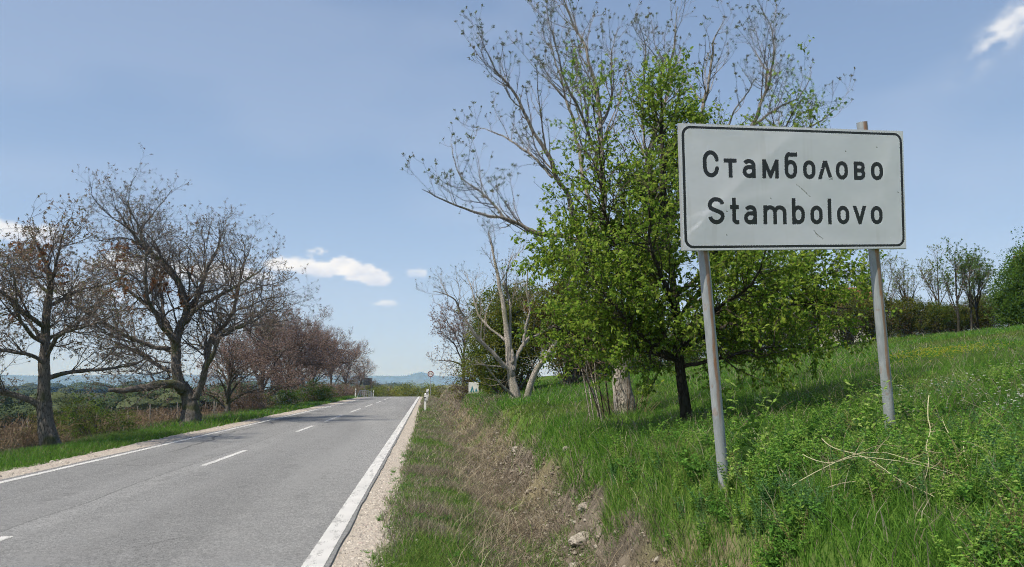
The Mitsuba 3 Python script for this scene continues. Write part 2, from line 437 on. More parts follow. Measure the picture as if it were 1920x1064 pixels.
# ---------------------------------------------------------------- terrain
from scipy.interpolate import PchipInterpolator
LX = [-9000, -400, -110, -50, -25, -15, -12, -9.6, -8, -7.2, -7.0, -.84, -.5, .1, .75, 1.35, 1.75, 2.02, 2.35, 3.0, 3.5, 4, 8, 21, 31, 37, 60, 110, 400, 9000]
LZ = [-7, -6, -4.8, -3.4, -1.7, -.85, -.5, -.12, -.07, -.055, -.055, -.055, -.03, -.06, -.24, -.42, -.2, .26, .79, .93, 1.0, 1.08, 1.70, 3.1, 4.4, 4.65, 6.1, 7.7, 9, 9]
lat = PchipInterpolator(LX, LZ)
SY = np.r_[np.arange(-200, 86, 20), np.arange(85, 260, 5), 400, 9000]
_sl = lambda y: np.clip(.0012 * (y - 85), 0, .036)
_yy = np.arange(-200, 9001, 1.0)
_s = -np.cumsum(np.where(_yy < 210, _sl(_yy), .036 * np.clip(1 - (_yy - 210) / 120, 0, 1)))


def drop(y): return np.interp(y, _yy, _s)


def height(x, y, rough=True):
    x = np.asarray(x, float); y = np.asarray(y, float)
    r = np.hypot(x, y)
    w = smooth01(220, 700, r)
    z = (lat(x) + drop(y)) * (1 - w) + np.interp(r, [600, 1500, 4000, 12000], [-7, -14, -38, -60]) * w
    z = z + 9.5 * np.exp(-((x - 45) / 60) ** 2 - ((y - 760) / 130) ** 2)
    if rough:
        p = np.stack([x, y, 0 * x], -1)
        off = np.where(x < -3.9, -7.15 - x, x + .8)
        amp = smooth01(.15, .9, off) * (.05 + .05 * np.exp(-((x - 1.8) / .6) ** 2)) * np.clip(1 + r / 60, 1, 6)
        z = z + (meshkit.fbm(p * 1.1, 4, 5) - .5) * amp * 1.6
        bank = np.exp(-((x - 2.0) / .45) ** 2) * (1 - smooth01(60, 100, y))
        z = z + (meshkit.fbm(p * np.array([3.5, 3.5, 1]), 3, 9) - .5) * bank * .28
    return z


def grid_mesh(xs, ys, fn):
    X, Y = np.meshgrid(xs, ys)
    v = np.stack([X, Y, fn(X, Y)], -1).reshape(-1, 3)
    nx, ny = len(xs), len(ys)
    i, j = np.meshgrid(np.arange(ny - 1), np.arange(nx - 1), indexing='ij')
    a = (i * nx + j).ravel()
    return v, np.vstack([np.stack([a, a + 1, a + nx + 1], 1), np.stack([a, a + nx + 1, a + nx], 1)])


xs = np.unique(np.r_[-7500, -5000, -3200, -2000, np.linspace(-1400, -60, 45), np.arange(-58, -10, 1.5), np.arange(-10, -7.2, .25), -7.2, -7.0, -4, -.84, -.7,
                     np.arange(-.6, 4.2, .07), np.arange(4.3, 12, .35), np.arange(12, 64, 1.4), np.linspace(66, 1400, 45), 2000, 3200, 5000, 7500].round(3))
ys = np.unique(np.r_[-7500, -3000, -800, -200, -60, -20, -5, np.arange(0, 2.5, .5), np.arange(2.5, 20, .09), np.arange(20, 60, .4), np.arange(60, 140, 1.5), np.arange(140, 420, 8), np.geomspace(430, 7500, 60)].round(3))
single('ground', 'rough ground of fields, grassy bank and road verges', 'ground', grid_mesh(xs, ys, height), 'ground_surface', smooth=True, kind='structure')

xr = lambda y: -.84 + 0 * y
xl = lambda y: -7.06 + .005 * np.clip(y - 12, 0, 60)


def strip(a, b, y0, y1, dz, dy=1.0, wob=None, thick=0.0):
    y = np.arange(y0, y1 + 1e-6, (y1 - y0) / max(1, round((y1 - y0) / dy)))
    A, B = a(y), b(y)
    if wob is not None:
        A = A + wob(y, 1); B = B + wob(y, 2)
    z = drop(y) + dz
    v = np.vstack([np.stack([A, y, z], 1), np.stack([B, y, z], 1)])
    n = len(y); i = np.arange(n - 1)
    f = [np.stack([i, n + i, n + i + 1], 1), np.stack([i, n + i + 1, i + 1], 1)]
    if thick:
        v = np.vstack([v, v - [0, 0, thick]])
        f += [np.stack([i, i + 1, 2 * n + i + 1], 1), np.stack([i, 2 * n + i + 1, 2 * n + i], 1), np.stack([n + i, 3 * n + i, 3 * n + i + 1], 1), np.stack([n + i, 3 * n + i + 1, n + i + 1], 1)]
    return v, np.vstack(f)


rag = lambda y, k: (meshkit.fbm(np.stack([y * 1.7, 0 * y + k * 9, 0 * y], -1), 4, k) - .5) * .045
single('road', 'grey two lane asphalt road running straight to the crest', 'road', strip(xl, xr, -40, 300, 0, .4, rag, .09), 'asphalt', kind='structure')
put('road', 'edge_line', strip(lambda y: -1.08 + 0 * y, lambda y: -.885 + 0 * y, -40, 300, .004, .4), 'road_paint', label='broad white edge line on the near right side of the road')
put('road', 'edge_line', strip(lambda y: xl(y) + .15, lambda y: xl(y) + .28, -40, 300, .004, .8), 'road_paint', label='thin white edge line on the far left side of the road')
xc = lambda y: -4.35 + .005 * np.clip(y - 9, 0, 60)
for a, b in [(-13.5, -10.2), (-3.5, -.2), (5.6, 8.9), (15.9, 19.4), (26.4, 29.95), (33.4, 40.0), (43.5, 49.6), (53.5, 59.4), (63.8, 69.4), (74.5, 80.5), (84.5, 90.5), (94, 100)]:
    put('road', 'centre_dash', strip(lambda y: xc(y) - .06, lambda y: xc(y) + .06, a, b, .004, .6), 'road_paint')

# gravel shoulders: a sheet each and loose stones
gz = lambda y, k: (meshkit.fbm(np.stack([y * .9, 0 * y + k * 5, 0 * y], -1), 4, 30 + k) - .5) * .30
single('gravel_shoulder', 'pale gravel shoulder between the white line and the near grass', 'shoulder', strip(lambda y: -.85 + 0 * y, lambda y: -.42 + gz(y, 1), -20, 110, -.018, .15), 'ground_surface', kind='structure')
single('gravel_shoulder', 'pale gravel shoulder along the far left side of the road', 'shoulder', strip(lambda y: -7.75 + gz(y, 2) * 1.3, lambda y: xl(y) + .02, -20, 110, -.018, .3), 'ground_surface', kind='structure')
r = RNG(5)
ico = trimesh.creation.icosphere(0)


def pebbles(n, x0, x1, y0, y1, s0, s1, power=1.6):
    mb = MB()
    u = r.random(n); y = (y0 ** (1 - power) + u * (y1 ** (1 - power) - y0 ** (1 - power))) ** (1 / (1 - power))
    x = r.uniform(x0, x1, n)
    x += (r.random(n) < .22) * r.uniform(0, .3, n)
    s = r.uniform(s0, s1, n) ** 1 * np.clip(r.exponential(1, n), .5, 2.6)
    V = ico.vertices * .5
    S = s[:, None, None] * r.uniform(.6, 1.25, (n, 1, 3)) * np.array([1, 1, .65])
    v = V[None] * S * r.uniform(.8, 1.2, (n, len(V), 1)) + np.stack([x, y, np.maximum(drop(y) - .018, height(x, y) - .002)], 1)[:, None]
    f = (ico.faces[None] + (np.arange(n) * len(V))[:, None, None]).reshape(-1, 3)
    c = pick(r, n, [(.46, .41, .35), (.36, .32, .27), (.55, .50, .44), (.28, .25, .22), (.44, .37, .33)])
    mb.add(v.reshape(-1, 3), f, np.repeat(c, len(V), 0))
    return mb


mb = pebbles(9000, -.82, -.36, 4.5, 30, .010, .020)
single('loose_gravel', 'loose pale pebbles lying on the near gravel shoulder', 'gravel', mb.mesh(), 'pebble', kind='stuff', color=mb.color())
mb = pebbles(2500, -7.8, -7.05, 11, 50, .016, .035, 1.2)
single('loose_gravel', 'loose pale pebbles lying on the far left shoulder', 'gravel', mb.mesh(), 'pebble', kind='stuff', color=mb.color())

# ---------------------------------------------------------------- far hills
haz = np.radians(np.linspace(-60, 60, 241)); hr = np.linspace(0, 1, 9)
prof = 46 + 26 * meshkit.fbm(np.stack([np.degrees(haz) * .16, 0 * haz, 0 * haz], -1), 4, 4) + 34 * np.exp(-((np.degrees(haz) + .45) / .75) ** 2) * (.75 + .5 * meshkit.fbm(np.stack([np.degrees(haz) * 1.3, 0 * haz, 0 * haz], -1), 3, 2))
v = np.stack([np.stack([np.sin(haz) * (5200 + 1500 * t), np.cos(haz) * (5200 + 1500 * t), -60 + (prof + 62) * np.sin(t * np.pi / 2) ** 1.4], -1) for t in hr])
v = v.reshape(-1, 3); n = len(haz)
i, j = np.meshgrid(np.arange(len(hr) - 1), np.arange(n - 1), indexing='ij'); a = (i * n + j).ravel()
single('hills', 'distant blue hills along the horizon', 'hills', (v, np.vstack([np.stack([a, a + 1, a + n + 1], 1), np.stack([a, a + n + 1, a + n], 1)])), 'hill_cover', smooth=True, kind='structure')

# ---------------------------------------------------------------- the town sign
PC = np.array([2.9960, 5.9073, 3.1811])
from scipy.spatial.transform import Rotation
PR = Rotation.from_rotvec([0.10986701, -0.04447275, 0.14869373]).as_matrix()
PW, PH = 2.096, 1.0


def seg_dist(x, z, a, b):
    a, b = np.array(a), np.array(b); d = b - a
    t = np.clip(((x - a[0]) * d[0] + (z - a[1]) * d[1]) / (d @ d), 0, 1)
    return np.hypot(x - a[0] - t * d[0], z - a[1] - t * d[1]), t


def dent(x, z):
    """How far the sheet is pushed back at (x, z), metres: shallow buckling and a few kinks."""
    y = .010 * (meshkit.fbm(np.stack([x * 1.6, z * 1.9, 0 * x], -1), 3, 41) - .5)
    for a, b, h, w, w2 in [((-.85, -.24), (-.02, .46), -.0060, .055, .22), ((-.74, -.17), (.25, .10), -.0036, .06, .25), ((.84, .08), (.92, .36), -.003, .04, .08),
                           ((-.02, .04), (.12, -.07), .003, .03, .03), ((.1, -.3), (.24, -.44), .003, .035, .03), ((.3, -.2), (1.0, .1), .003, .2, .2)]:
        q, t = seg_dist(x, z, a, b)
        lower = (x - a[0]) * (b[1] - a[1]) - (z - a[1]) * (b[0] - a[0]) > 0
        y = y + h * np.exp(-(np.sqrt(q * q + .014 ** 2) - .014) / np.where(lower, w2, w)) * (1 - .5 * t)
    edge = smooth01(0, .12, np.minimum(PW / 2 - np.abs(x), PH / 2 - np.abs(z)))
    return y * (.35 + .65 * edge)


def on_plate(q):
    return np.asarray(q, float) @ PR.T + PC


sign = thing('town_sign', 'large white rectangular town name sign with black border on two rusty grey posts', 'sign')
from scipy.interpolate import RegularGridInterpolator
gx, gz_ = np.linspace(-PW / 2, PW / 2, 121), np.linspace(-PH / 2, PH / 2, 61)
X, Z = np.meshgrid(gx, gz_)
front = np.stack([X, dent(X, Z), Z], -1).reshape(-1, 3)
sheet_y = RegularGridInterpolator((gz_, gx), dent(X, Z))
i, j = np.meshgrid(np.arange(60), np.arange(120), indexing='ij'); a = (i * 121 + j).ravel()
ff = np.vstack([np.stack([a, a + 1, a + 122], 1), np.stack([a, a + 122, a + 121], 1)])
uvp = np.stack([X.ravel() / PW + .5, Z.ravel() / PH + .5], 1)
put(sign, 'plate', (on_plate(front), ff), 'sign_sheeting', smooth=True, uv=uvp)
# folded-back edge of the sheet, ragged where it is bent
loop = np.r_[np.arange(121), np.arange(1, 61) * 121 + 120, (60 * 121 + np.arange(119, -1, -1)), np.arange(59, 0, -1) * 121]
e0 = front[loop]; k = len(loop)
out = np.stack([np.sign(e0[:, 0]) * (np.abs(e0[:, 0]) > PW / 2 - 1e-6), 0 * e0[:, 0], np.sign(e0[:, 2]) * (np.abs(e0[:, 2]) > PH / 2 - 1e-6)], 1)
wv = (meshkit.fbm(e0 * 6, 3, 8) - .5)[:, None]
e1 = e0 + [0, .004, 0] + out * .004; e2 = e0 + [0, .03, 0] + out * .004 * (1 + wv * 2)
e3 = e2 - out * .022
vv = np.vstack([e0, e1, e2, e3]); i = np.arange(k); j = (i + 1) % k
f4 = np.vstack([np.vstack([np.stack([s * k + i, (s + 1) * k + j, s * k + j], 1), np.stack([s * k + i, (s + 1) * k + i, (s + 1) * k + j], 1)]) for s in range(3)])
put(sign, 'folded_edge', (on_plate(vv), f4), 'bare_metal', smooth=30)


def decal(shape, lift, size=.011):
    """A thin sheet of the plate's print: the outline SHAPE (plate coordinates) laid over the dented front."""
    ms = []
    for g in getattr(shape, 'geoms', [shape]):
        v2, f2 = trimesh.creation.triangulate_polygon(g, engine='earcut')
        m = trimesh.Trimesh(np.c_[v2, np.zeros(len(v2))], f2, process=False)
        v3, f3 = trimesh.remesh.subdivide_to_size(m.vertices, m.faces, size, max_iter=12)
        ms.append(trimesh.Trimesh(v3, f3, process=True))
    m = trimesh.util.concatenate(ms)
    x, z = m.vertices[:, 0], m.vertices[:, 1]
    return on_plate(np.stack([x, sheet_y(np.stack([z, x], 1)) - lift, z], 1)), m.faces


def rrect(w, h, rad): return sbox(-w / 2 + rad, -h / 2 + rad, w / 2 - rad, h / 2 - rad).buffer(rad, quad_segs=12)


border = rrect(2.068, .968, .075).difference(rrect(2.022, .928, .055))
put(sign, 'border', decal(border, .0006), 'black_vinyl', smooth=True, label='black rounded border line of the town sign')

SW = .0345
arc = lambda cx, cz, rx, rz, a0, a1, n=20: [(cx + rx * math.cos(math.radians(a)), cz + rz * math.sin(math.radians(a))) for a in np.linspace(a0, a1, n)]


def stroke(*lines, w=SW, join=1):
    return unary_union([LineString(l).buffer(w / 2, cap_style=2, join_style=join) for l in lines])


def bowl(w, h):      # an upright o of straight sides and round ends, w x h outside
    rx, rz = (w - SW) / 2, (h - SW) / 2; ry = min(rx * 1.12, rz)
    p = arc(w / 2, h - SW / 2 - ry, rx, ry, 0, 180) + arc(w / 2, SW / 2 + ry, rx, ry, 180, 360)
    return unary_union([LineString(p + [p[0]]).buffer(SW / 2, join_style=1)])


XH, CH = .155, .217
h2 = SW / 2


def g_o(w=.118): return bowl(w, XH)
def g_C():
    w, ry = .142, .066
    return stroke([(w - h2 - .004, CH - .070)] + arc(w / 2, CH - h2 - ry, w / 2 - h2, ry, 8, 180) + arc(w / 2, h2 + ry, w / 2 - h2, ry, 180, 352) + [(w - h2 - .002, .066)])
def g_te(): return stroke([(0, XH - h2), (.116, XH - h2)], [(.058, 0), (.058, XH)])
def g_a():
    w = .118
    return unary_union([stroke([(w - h2, 0), (w - h2, XH * .62)] + arc(w / 2, XH - h2 - .036, w / 2 - h2, .036, 0, 150)), stroke([(w - h2, .088), (w / 2, .088)] + arc(w / 2 - .004, .088 - .0355, w / 2 - h2 - .004, .0355, 90, 270) + [(w * .62, h2 + .001), (w - h2, .040)])])
def g_em(): return stroke([(h2, 0), (h2, XH - .012), (.0765, .022), (.153 - h2, XH - .012), (.153 - h2, 0)], join=2).intersection(sbox(0, 0, .2, XH))
def g_be():
    w = .122
    return unary_union([bowl(.118, XH), stroke(arc(.045, .150, .0275, .052, 190, 95, 12) + [(.055, CH - h2 - .003), (.120, CH - h2)]), stroke([(h2, .10), (.018, .15)])])
def g_el():
    return unary_union([Polygon([(-.006, 0), (.030, 0), (.083, XH), (.047, XH)]), Polygon([(.138, 0), (.102, 0), (.049, XH), (.085, XH)])])
def g_ve():
    w = .112
    return unary_union([stroke([(h2, 0), (h2, XH)]), stroke([(h2, XH - h2)] + [(.06, XH - h2)] + arc(.068, XH - h2 - .029, .024, .029, 90, -90, 12) + [(h2, XH - h2 - .058)]), stroke([(h2, h2 + .062), (.06, h2 + .062)] + arc(.066, h2 + .031, .0285, .031, 90, -90, 12) + [(h2, h2)])])
def g_S():
    w, ry = .146, .050
    top = arc(w / 2, CH - h2 - ry, w / 2 - h2, ry, 12, 180, 18)
    bot = arc(w / 2, h2 + ry, w / 2 - h2, ry, 0, -172, 18)
    mid = [(h2 + .008, .128), (w * .32, .118), (w * .68, .098), (w - h2 - .006, .086)]
    return stroke(top + mid + bot)
def g_t():
    return unary_union([stroke([(.036, CH - .005), (.036, .042)] + arc(.066, .042, .030, .025, 180, 270, 8) + [(.082, h2)]), stroke([(0, XH - h2), (.080, XH - h2)])])
def g_m():
    w = .216; q = (w - SW) / 2
    return unary_union([stroke([(h2, 0), (h2, XH)])] + [stroke(arc(h2 + q * (k + .5), XH - h2 - .042, q / 2, .042, 180, 0, 16) + [(h2 + q * (k + 1), 0)]) for k in (0, 1)])
def g_b(): return unary_union([stroke([(h2, 0), (h2, CH - .002)]), bowl(.122, XH)])
def g_l(): return stroke([(h2, 0), (h2, CH - .003)])
def g_v(): return stroke([(.012, XH + .01), (.0645, .012), (.117, XH + .01)], join=2).intersection(sbox(-.02, 0, .2, XH))


scratch_a = stroke([(-.018, .038), (.03, .006), (.062, -.02), (.12, -.068)], w=.004)
from shapely import affinity
word1 = [(g_C, -.856), (g_te, -.671), (g_a, -.505), (g_em, -.327), (g_be, -.119), (g_o, .055), (g_el, .200), (g_o, .369), (g_ve, .546), (g_o, .715)]
word2 = [(g_S, -.825), (g_t, -.630), (g_a, -.504), (g_m, -.327), (g_b, -.060), (g_o, .114), (g_l, .282), (g_o, .370), (g_v, .526), (g_o, .700)]
for word, z0 in ((word1, .078), (word2, -.295)):
    for g, x0 in word:
        put(sign, 'letter', decal(affinity.translate(g(), x0, z0), .0006), 'black_vinyl', smooth=True)
for pts, w in [([(-.018, .038), (.03, .006)], .0035), ([(.03, .004), (.062, -.02), (.09, -.047)], .006), ([(.095, -.052), (.12, -.068)], .005), ([(.145, -.343), (.17, -.372), (.229, -.418)], .005), ([(.15, -.35), (.18, -.40)], .003)]:
    put(sign, 'scratch', decal(stroke(pts, w=w), .0005), 'bare_scratch')
for pts, w in [([(.196, .172), (.24, .166)], .006), ([(.235, .100), (.315, .086)], .007), ([(.295, .084), (.33, .092)], .010)]:
    put(sign, 'scratch', decal(stroke(pts, w=w), .0011), 'sign_sheeting', uv=None)
for x, z in [(.78, .359), (.471, .316), (-.252, -.083), (-.662, -.378), (.551, -.473), (-.66, -.19), (.30, .475), (.98, -.02)]:
    put(sign, 'rivet_dent', decal(Point(x, z).buffer(.0075, 6).difference(Point(x + .002, z + .002).buffer(.0045, 6)), .0006), 'bare_scratch')


def post_mesh(p0, p1, r, sides=24, k=14):
    P = np.linspace(p0, p1, k)[None]
    v, f = tubes(P, np.full((1, k), r), sides)
    # uv: angle measured from the side that faces the road traffic
    ax = (np.array(p1) - p0) / np.linalg.norm(np.array(p1) - np.array(p0))
    rel = v - (np.repeat(P[0], sides, 0))
    ang = np.arctan2(rel[:, 0], -rel[:, 1])
    uv = np.stack([.5 + ang / (2 * np.pi), np.repeat(np.linspace(0, 1, k), sides)], 1)
    ring = v[(k - 1) * sides:]
    top = np.vstack([ring, ring.mean(0) - ax * .02]); n0 = len(v)
    v = np.vstack([v, top]); uv = np.vstack([uv, np.tile([0, 1.], (sides + 1, 1))])
    f = np.vstack([f, [[n0 + s, n0 + (s + 1) % sides, n0 + sides] for s in range(sides)]])
    return (v, f), uv


for (x_, ztop), foot, lab in (((-.828, .44), (2.352, 6.09, .865), 'left post of the sign with a long rust streak'), ((.735, .585), (3.925, 6.33, 1.22), 'right post of the sign, rising above its top edge')):
    a = on_plate((x_, .082, -.5)); b = on_plate((x_ - .03 * (ztop > .5), .082, ztop)); ft = np.array(foot)
    d = (a - ft) / np.linalg.norm(a - ft)
    m, uv = post_mesh(ft - d * .6, a + d * (ztop + .5) if ztop < .5 else b, .0435)
    put(sign, 'post', m, 'rusty_zinc', smooth=True, uv=uv, label=lab)
    for zz in (-.3, .3):
        put(sign, 'clamp', (on_plate(np.asarray(boxm((.16, .018, .04), (x_, .033, zz)).vertices)), boxm((1, 1, 1)).faces), 'bare_metal')


# ---------------------------------------------------------------- trees
def tree_parts(name, rng, base, limbs, trunk_bark, trunk_r, levels, bud, twig_col, label, cat='tree', limb_bark=None, rot=0):
    """limbs: list of (points rel. to base, r0, r1); the first is the trunk. levels: kwargs of spawn. Returns the key and twig lists."""
    t = thing(name, label, cat)
    base = np.asarray(base, float)
    Ps, Rs = [], []
    for i, (pts, r0, r1) in enumerate(limbs):
        P, R = limb(rng, pts, r0, r1, 22, .10 if i else .04)
        if i == 0:
            R = R * (1 + .55 * np.exp(-np.linspace(0, 1, 22) * 9))          # root flare
        Ps.append(P); Rs.append(R)
        Pf, Rf = (spline(P, 44)[None], np.interp(np.linspace(0, 1, 44), np.linspace(0, 1, 22), R)[None])
        v, f = tubes(Pf, Rf, 14 if r0 > .08 else 9, cap=True)
        amp = np.repeat(Rf[0], 14 if r0 > .08 else 9)[:, None]
        c = np.repeat(Pf[0], 14 if r0 > .08 else 9, 0)
        nn = (v - c) / (np.linalg.norm(v - c, axis=1, keepdims=True) + 1e-9)
        v = v + nn * amp * (meshkit.fbm(v * np.array([7, 7, 2.5]), 3, 3)[:, None] - .5) * .5
        put(t, 'trunk' if i == 0 else 'limb', (v + base, f), trunk_bark if i == 0 or not limb_bark else limb_bark, smooth=True)
    P, R = np.stack(Ps), np.stack(Rs)
    out = [(P, R)]
    tw = MB()
    tu = np.linspace(.5, 1, 22)
    up_p = np.stack([np.interp(tu, np.linspace(0, 1, 22), P[0][:, k]) for k in range(3)], 1); up_r = np.interp(tu, np.linspace(0, 1, 22), R[0])
    src = (np.concatenate([P[1:], up_p[None]]), np.concatenate([R[1:], up_r[None]]))
    for lv in levels:
        own = spawn(rng, *src, **lv)
        out.append(own)
        v, f = tubes(own[0] + base, own[1], 5 if own[1].max() > .03 else 3)
        col = np.asarray(twig_col)[None] * rng.uniform(.7, 1.3, (len(own[0]), 1))
        tw.add(v, f, np.repeat(col, own[0].shape[1] * (5 if own[1].max() > .03 else 3), 0))
        src = own
    return t, out, tw


def buds_at(rng, P, per, size, wid, cols, w=None, spread=.7, t0=.0, jit=.3):
    """Little opening leaf bunches at the tips of P."""
    p, d = tips(P)
    idx = np.repeat(np.arange(len(p)), per)
    dd = d[idx] + rand_dirs(rng, len(idx)) * spread
    return leaf_quads(rng, p[idx] + rand_dirs(rng, len(idx)) * size * .25, dd, size, wid, pick(rng, len(idx), cols, w), jit=jit)


# --- left walnut B (the big round one) and A (nearer, cut by the frame)
TB = (-9.80, 34.0, -.12)
rB = RNG(21)
limbsB = [
    ([(0, 0, -.3), (0, 0, 0), (-.04, .0, .6), (-.2, 0, 1.2), (-.35, 0, 1.75)], .34, .13),
    ([(-.25, 0, 1.2), (-.75, .3, 2.1), (-1.1, .5, 3.4), (-1.5, .8, 4.65), (-2.5, 1.2, 5.7), (-3.4, 1.4, 6.5), (-4.2, 1.6, 7.6)], .21, .02),
    ([(-.3, -.1, 1.4), (-.66, -.2, 2.75), (-.63, -.2, 4.2), (-.35, -.3, 5.3), (-.6, -.4, 6.5), (-1.1, -.5, 7.6), (-1.95, -.6, 8.5), (-2.7, -.7, 9.6), (-3.1, -.8, 10.4)], .26, .02),
    ([(-.6, -.2, 4.2), (.37, -.8, 5.6), (1.4, -1.3, 6.1), (2.3, -1.8, 6.6), (3.2, -2.1, 7.4)], .13, .015),
    ([(-.35, -.3, 5.3), (.16, .3, 6.9), (.37, .6, 8.0), (.58, .9, 9.2), (.40, 1.1, 10.5)], .13, .015),
    ([(.1, .1, 1.0), (.42, .3, 2.4), (.5, .5, 3.8), (1.1, .8, 4.9), (1.4, 1.0, 6.3), (1.5, 1.2, 7.6), (1.8, 1.4, 9.2)], .17, .015),
    ([(.15, -.1, 1.1), (.55, -.4, 2.0), (.95, -.7, 3.1), (1.25, -.9, 4.0), (2.2, -1.4, 4.4), (3.0, -1.8, 4.9), (3.9, -2.1, 5.7)], .14, .015),
    ([(-.3, -.1, 1.6), (-.9, -.6, 1.65), (-1.6, -1.0, 1.5), (-2.3, -1.4, 1.42), (-2.75, -1.6, 1.42)], .16, .10),
    ([(-.5, .1, 1.8), (-1.1, .5, 2.2), (-1.85, 1.0, 2.5), (-2.9, 1.5, 3.2), (-3.9, 1.9, 3.8), (-5.0, 2.2, 4.1)], .13, .015),
    ([(-1.1, .5, 3.3), (-2.5, -.2, 3.8), (-3.75, -.6, 4.75), (-4.9, -.9, 5.7), (-5.4, -1.0, 6.8)], .12, .015),
    ([(-1.5, .8, 4.6), (-1.9, 1.6, 6.0), (-2.2, 2.2, 7.4), (-2.0, 2.6, 8.9), (-2.2, 2.8, 9.9)], .10, .015),
    ([(-.6, -.2, 3.4), (-1.0, -1.3, 4.6), (-1.3, -2.2, 6.0), (-1.2, -2.8, 7.6), (-1.5, -3.0, 9.0)], .12, .015),
    ([(.5, .5, 3.6), (1.3, 1.6, 4.6), (2.2, 2.4, 5.6), (2.9, 2.8, 6.8)], .09, .012),
]
def squash(limbs, z0, k, kr):
    return [([(x, y, z if z < z0 else z0 + (z - z0) * k) for x, y, z in pts], r0 * (kr if i else 1), r1 * (kr if i else 1)) for i, (pts, r0, r1) in enumerate(limbs)]


limbsB = squash(limbsB, 2.5, .80, .78)
LV_W = [dict(spacing=.28, t0=.2, ang=(25, 70), lr=.44, lmin=.55, nseg=9, up=.05, wob=.2, rk=.6, rl=.014, lmax=2.9),
        dict(spacing=.24, t0=.12, ang=(30, 75), lr=.42, lmin=.28, nseg=6, up=.05, wob=.2, rk=.65, rl=.014, rmin=.005),
        dict(spacing=.20, t0=.2, ang=(30, 75), lr=.45, lmin=.12, nseg=4, up=.04, wob=.22, rk=.7, rl=.012, rmin=.0045)]
GREY_BUD = [(.22, .175, .14), (.16, .13, .105), (.28, .22, .18), (.17, .175, .08), (.31, .24, .20)]


def walnut(name, rng, base, limbs, label, levels, orange, buds=5, dense=1.0):
    t, out, tw = tree_parts(name, rng, base, limbs, 'bark_dark', .4, levels, None, (.115, .102, .092), label)
    put_mb(t, 'twigs', tw, 'matte')
    mb = MB(); base = np.asarray(base)
    for lv, per, s in ((out[-1], buds, .075), (out[-2], buds + 2, .09)):
        v, f, c = buds_at(rng, lv[0], per, s, s * .42, GREY_BUD, spread=1.0)
        mb.add(v + base, f, c)
    p, d = along(rng, out[-1][0], .16)
    keep = rng.random(len(p)) < .3 * dense
    v, f, c = leaf_quads(rng, p[keep], d[keep] + rand_dirs(rng, keep.sum()), .07, .035, pick(rng, keep.sum(), GREY_BUD), jit=.3)
    mb.add(v + base, f, c)
    put_mb(t, 'catkins', mb, 'leaf_surface')
    if orange:
        ob = MB(); P = out[-1][0]; e = P[:, -1]
        for cpt in orange:
            near = np.nonzero(np.linalg.norm((e - np.array(cpt)) * [1, .45, 1], axis=1) < rng.uniform(.22, .5))[0]
            near = near[rng.random(len(near)) < .85]
            if len(near):
                v, f, c = buds_at(rng, P[near], 9, .12, .055, [(.30, .13, .05), (.24, .11, .05), (.36, .19, .09)], spread=1.2)
                ob.add(v + base, f, c)
        put_mb(t, 'dead_leaves', ob, 'leaf_surface', label='orange brown dead leaves left in the crown')
    return t, out


rr = RNG(3)
orB = [(rr.normal(-2.3, 1.2), rr.uniform(-2.5, 2), rr.normal(5.7, 1.1)) for _ in range(17)] + [(-.4, -.3, 5.0), (-1.2, -1, 5.6), (-2.7, -.6, 7.2), (-3.8, -.8, 6.4)]
walnut('walnut_tree', rB, TB, limbsB, 'big round crowned bare walnut tree with a forked trunk left of the road', LV_W, orB, buds=4)

TA = (-10.0, 22.3, -.16)
rA = RNG(22)
limbsA = [
    ([(.0, 0, -.3), (0, 0, 0), (-.16, 0, .6), (-.27, 0, 1.2), (-.3, 0, 2.0), (-.35, 0, 3.07), (-.42, .1, 4.1), (-.42, .1, 5.2), (-.56, 0, 6.2), (-.9, -.1, 7.2)], .19, .015),
    ([(-.2, 0, 1.0), (-.5, -.1, 1.2), (-.9, -.2, 1.35), (-1.46, -.3, 1.7), (-2.2, -.4, 2.1), (-3.0, -.4, 2.9), (-3.5, -.4, 4.0)], .10, .012),
    ([(-.25, 0, 1.9), (.1, .3, 2.05), (.6, .6, 2.2), (1.45, .9, 2.4), (2.1, 1.1, 2.8)], .07, .01),
    ([(-.3, 0, 2.7), (-.05, -.3, 3.1), (.34, -.7, 3.5), (1.3, -1.1, 3.8), (2.0, -1.3, 4.3)], .07, .01),
    ([(-.4, .1, 4.5), (-.1, .4, 4.9), (.2, .8, 5.3), (.7, 1.1, 5.6), (1.25, 1.3, 6.1)], .06, .01),
    ([(-.35, 0, 2.8), (-.55, .4, 3.15), (-1.05, .8, 3.7), (-1.5, 1.1, 4.3), (-2.2, 1.3, 5.2)], .08, .01),
    ([(-.4, .1, 3.7), (-.7, -.4, 4.2), (-1.05, -.8, 4.7), (-1.5, -1.1, 5.2), (-2.1, -1.3, 5.9)], .07, .01),
    ([(-.3, 0, 2.4), (-.6, -.5, 2.75), (-1.46, -.9, 2.95), (-2.4, -1.1, 3.3)], .06, .01),
    ([(-.42, .1, 5.0), (-.1, -.4, 5.7), (.12, -.7, 6.3), (.3, -.9, 7.0), (.5, -1.0, 7.6)], .055, .01),
    ([(-.42, .1, 5.1), (-1.0, .5, 5.7), (-1.4, .8, 6.5), (-1.7, .9, 7.1)], .05, .01),
    ([(-.35, 0, 3.3), (-.2, 1.0, 3.9), (.1, 1.9, 4.7), (.2, 2.3, 5.7)], .06, .01),
    ([(-.35, 0, 3.2), (-.5, -1.0, 3.9), (-.3, -1.8, 4.8), (-.4, -2.1, 5.9)], .06, .01),
]
limbsA = squash(limbsA, 1.8, .74, .82)
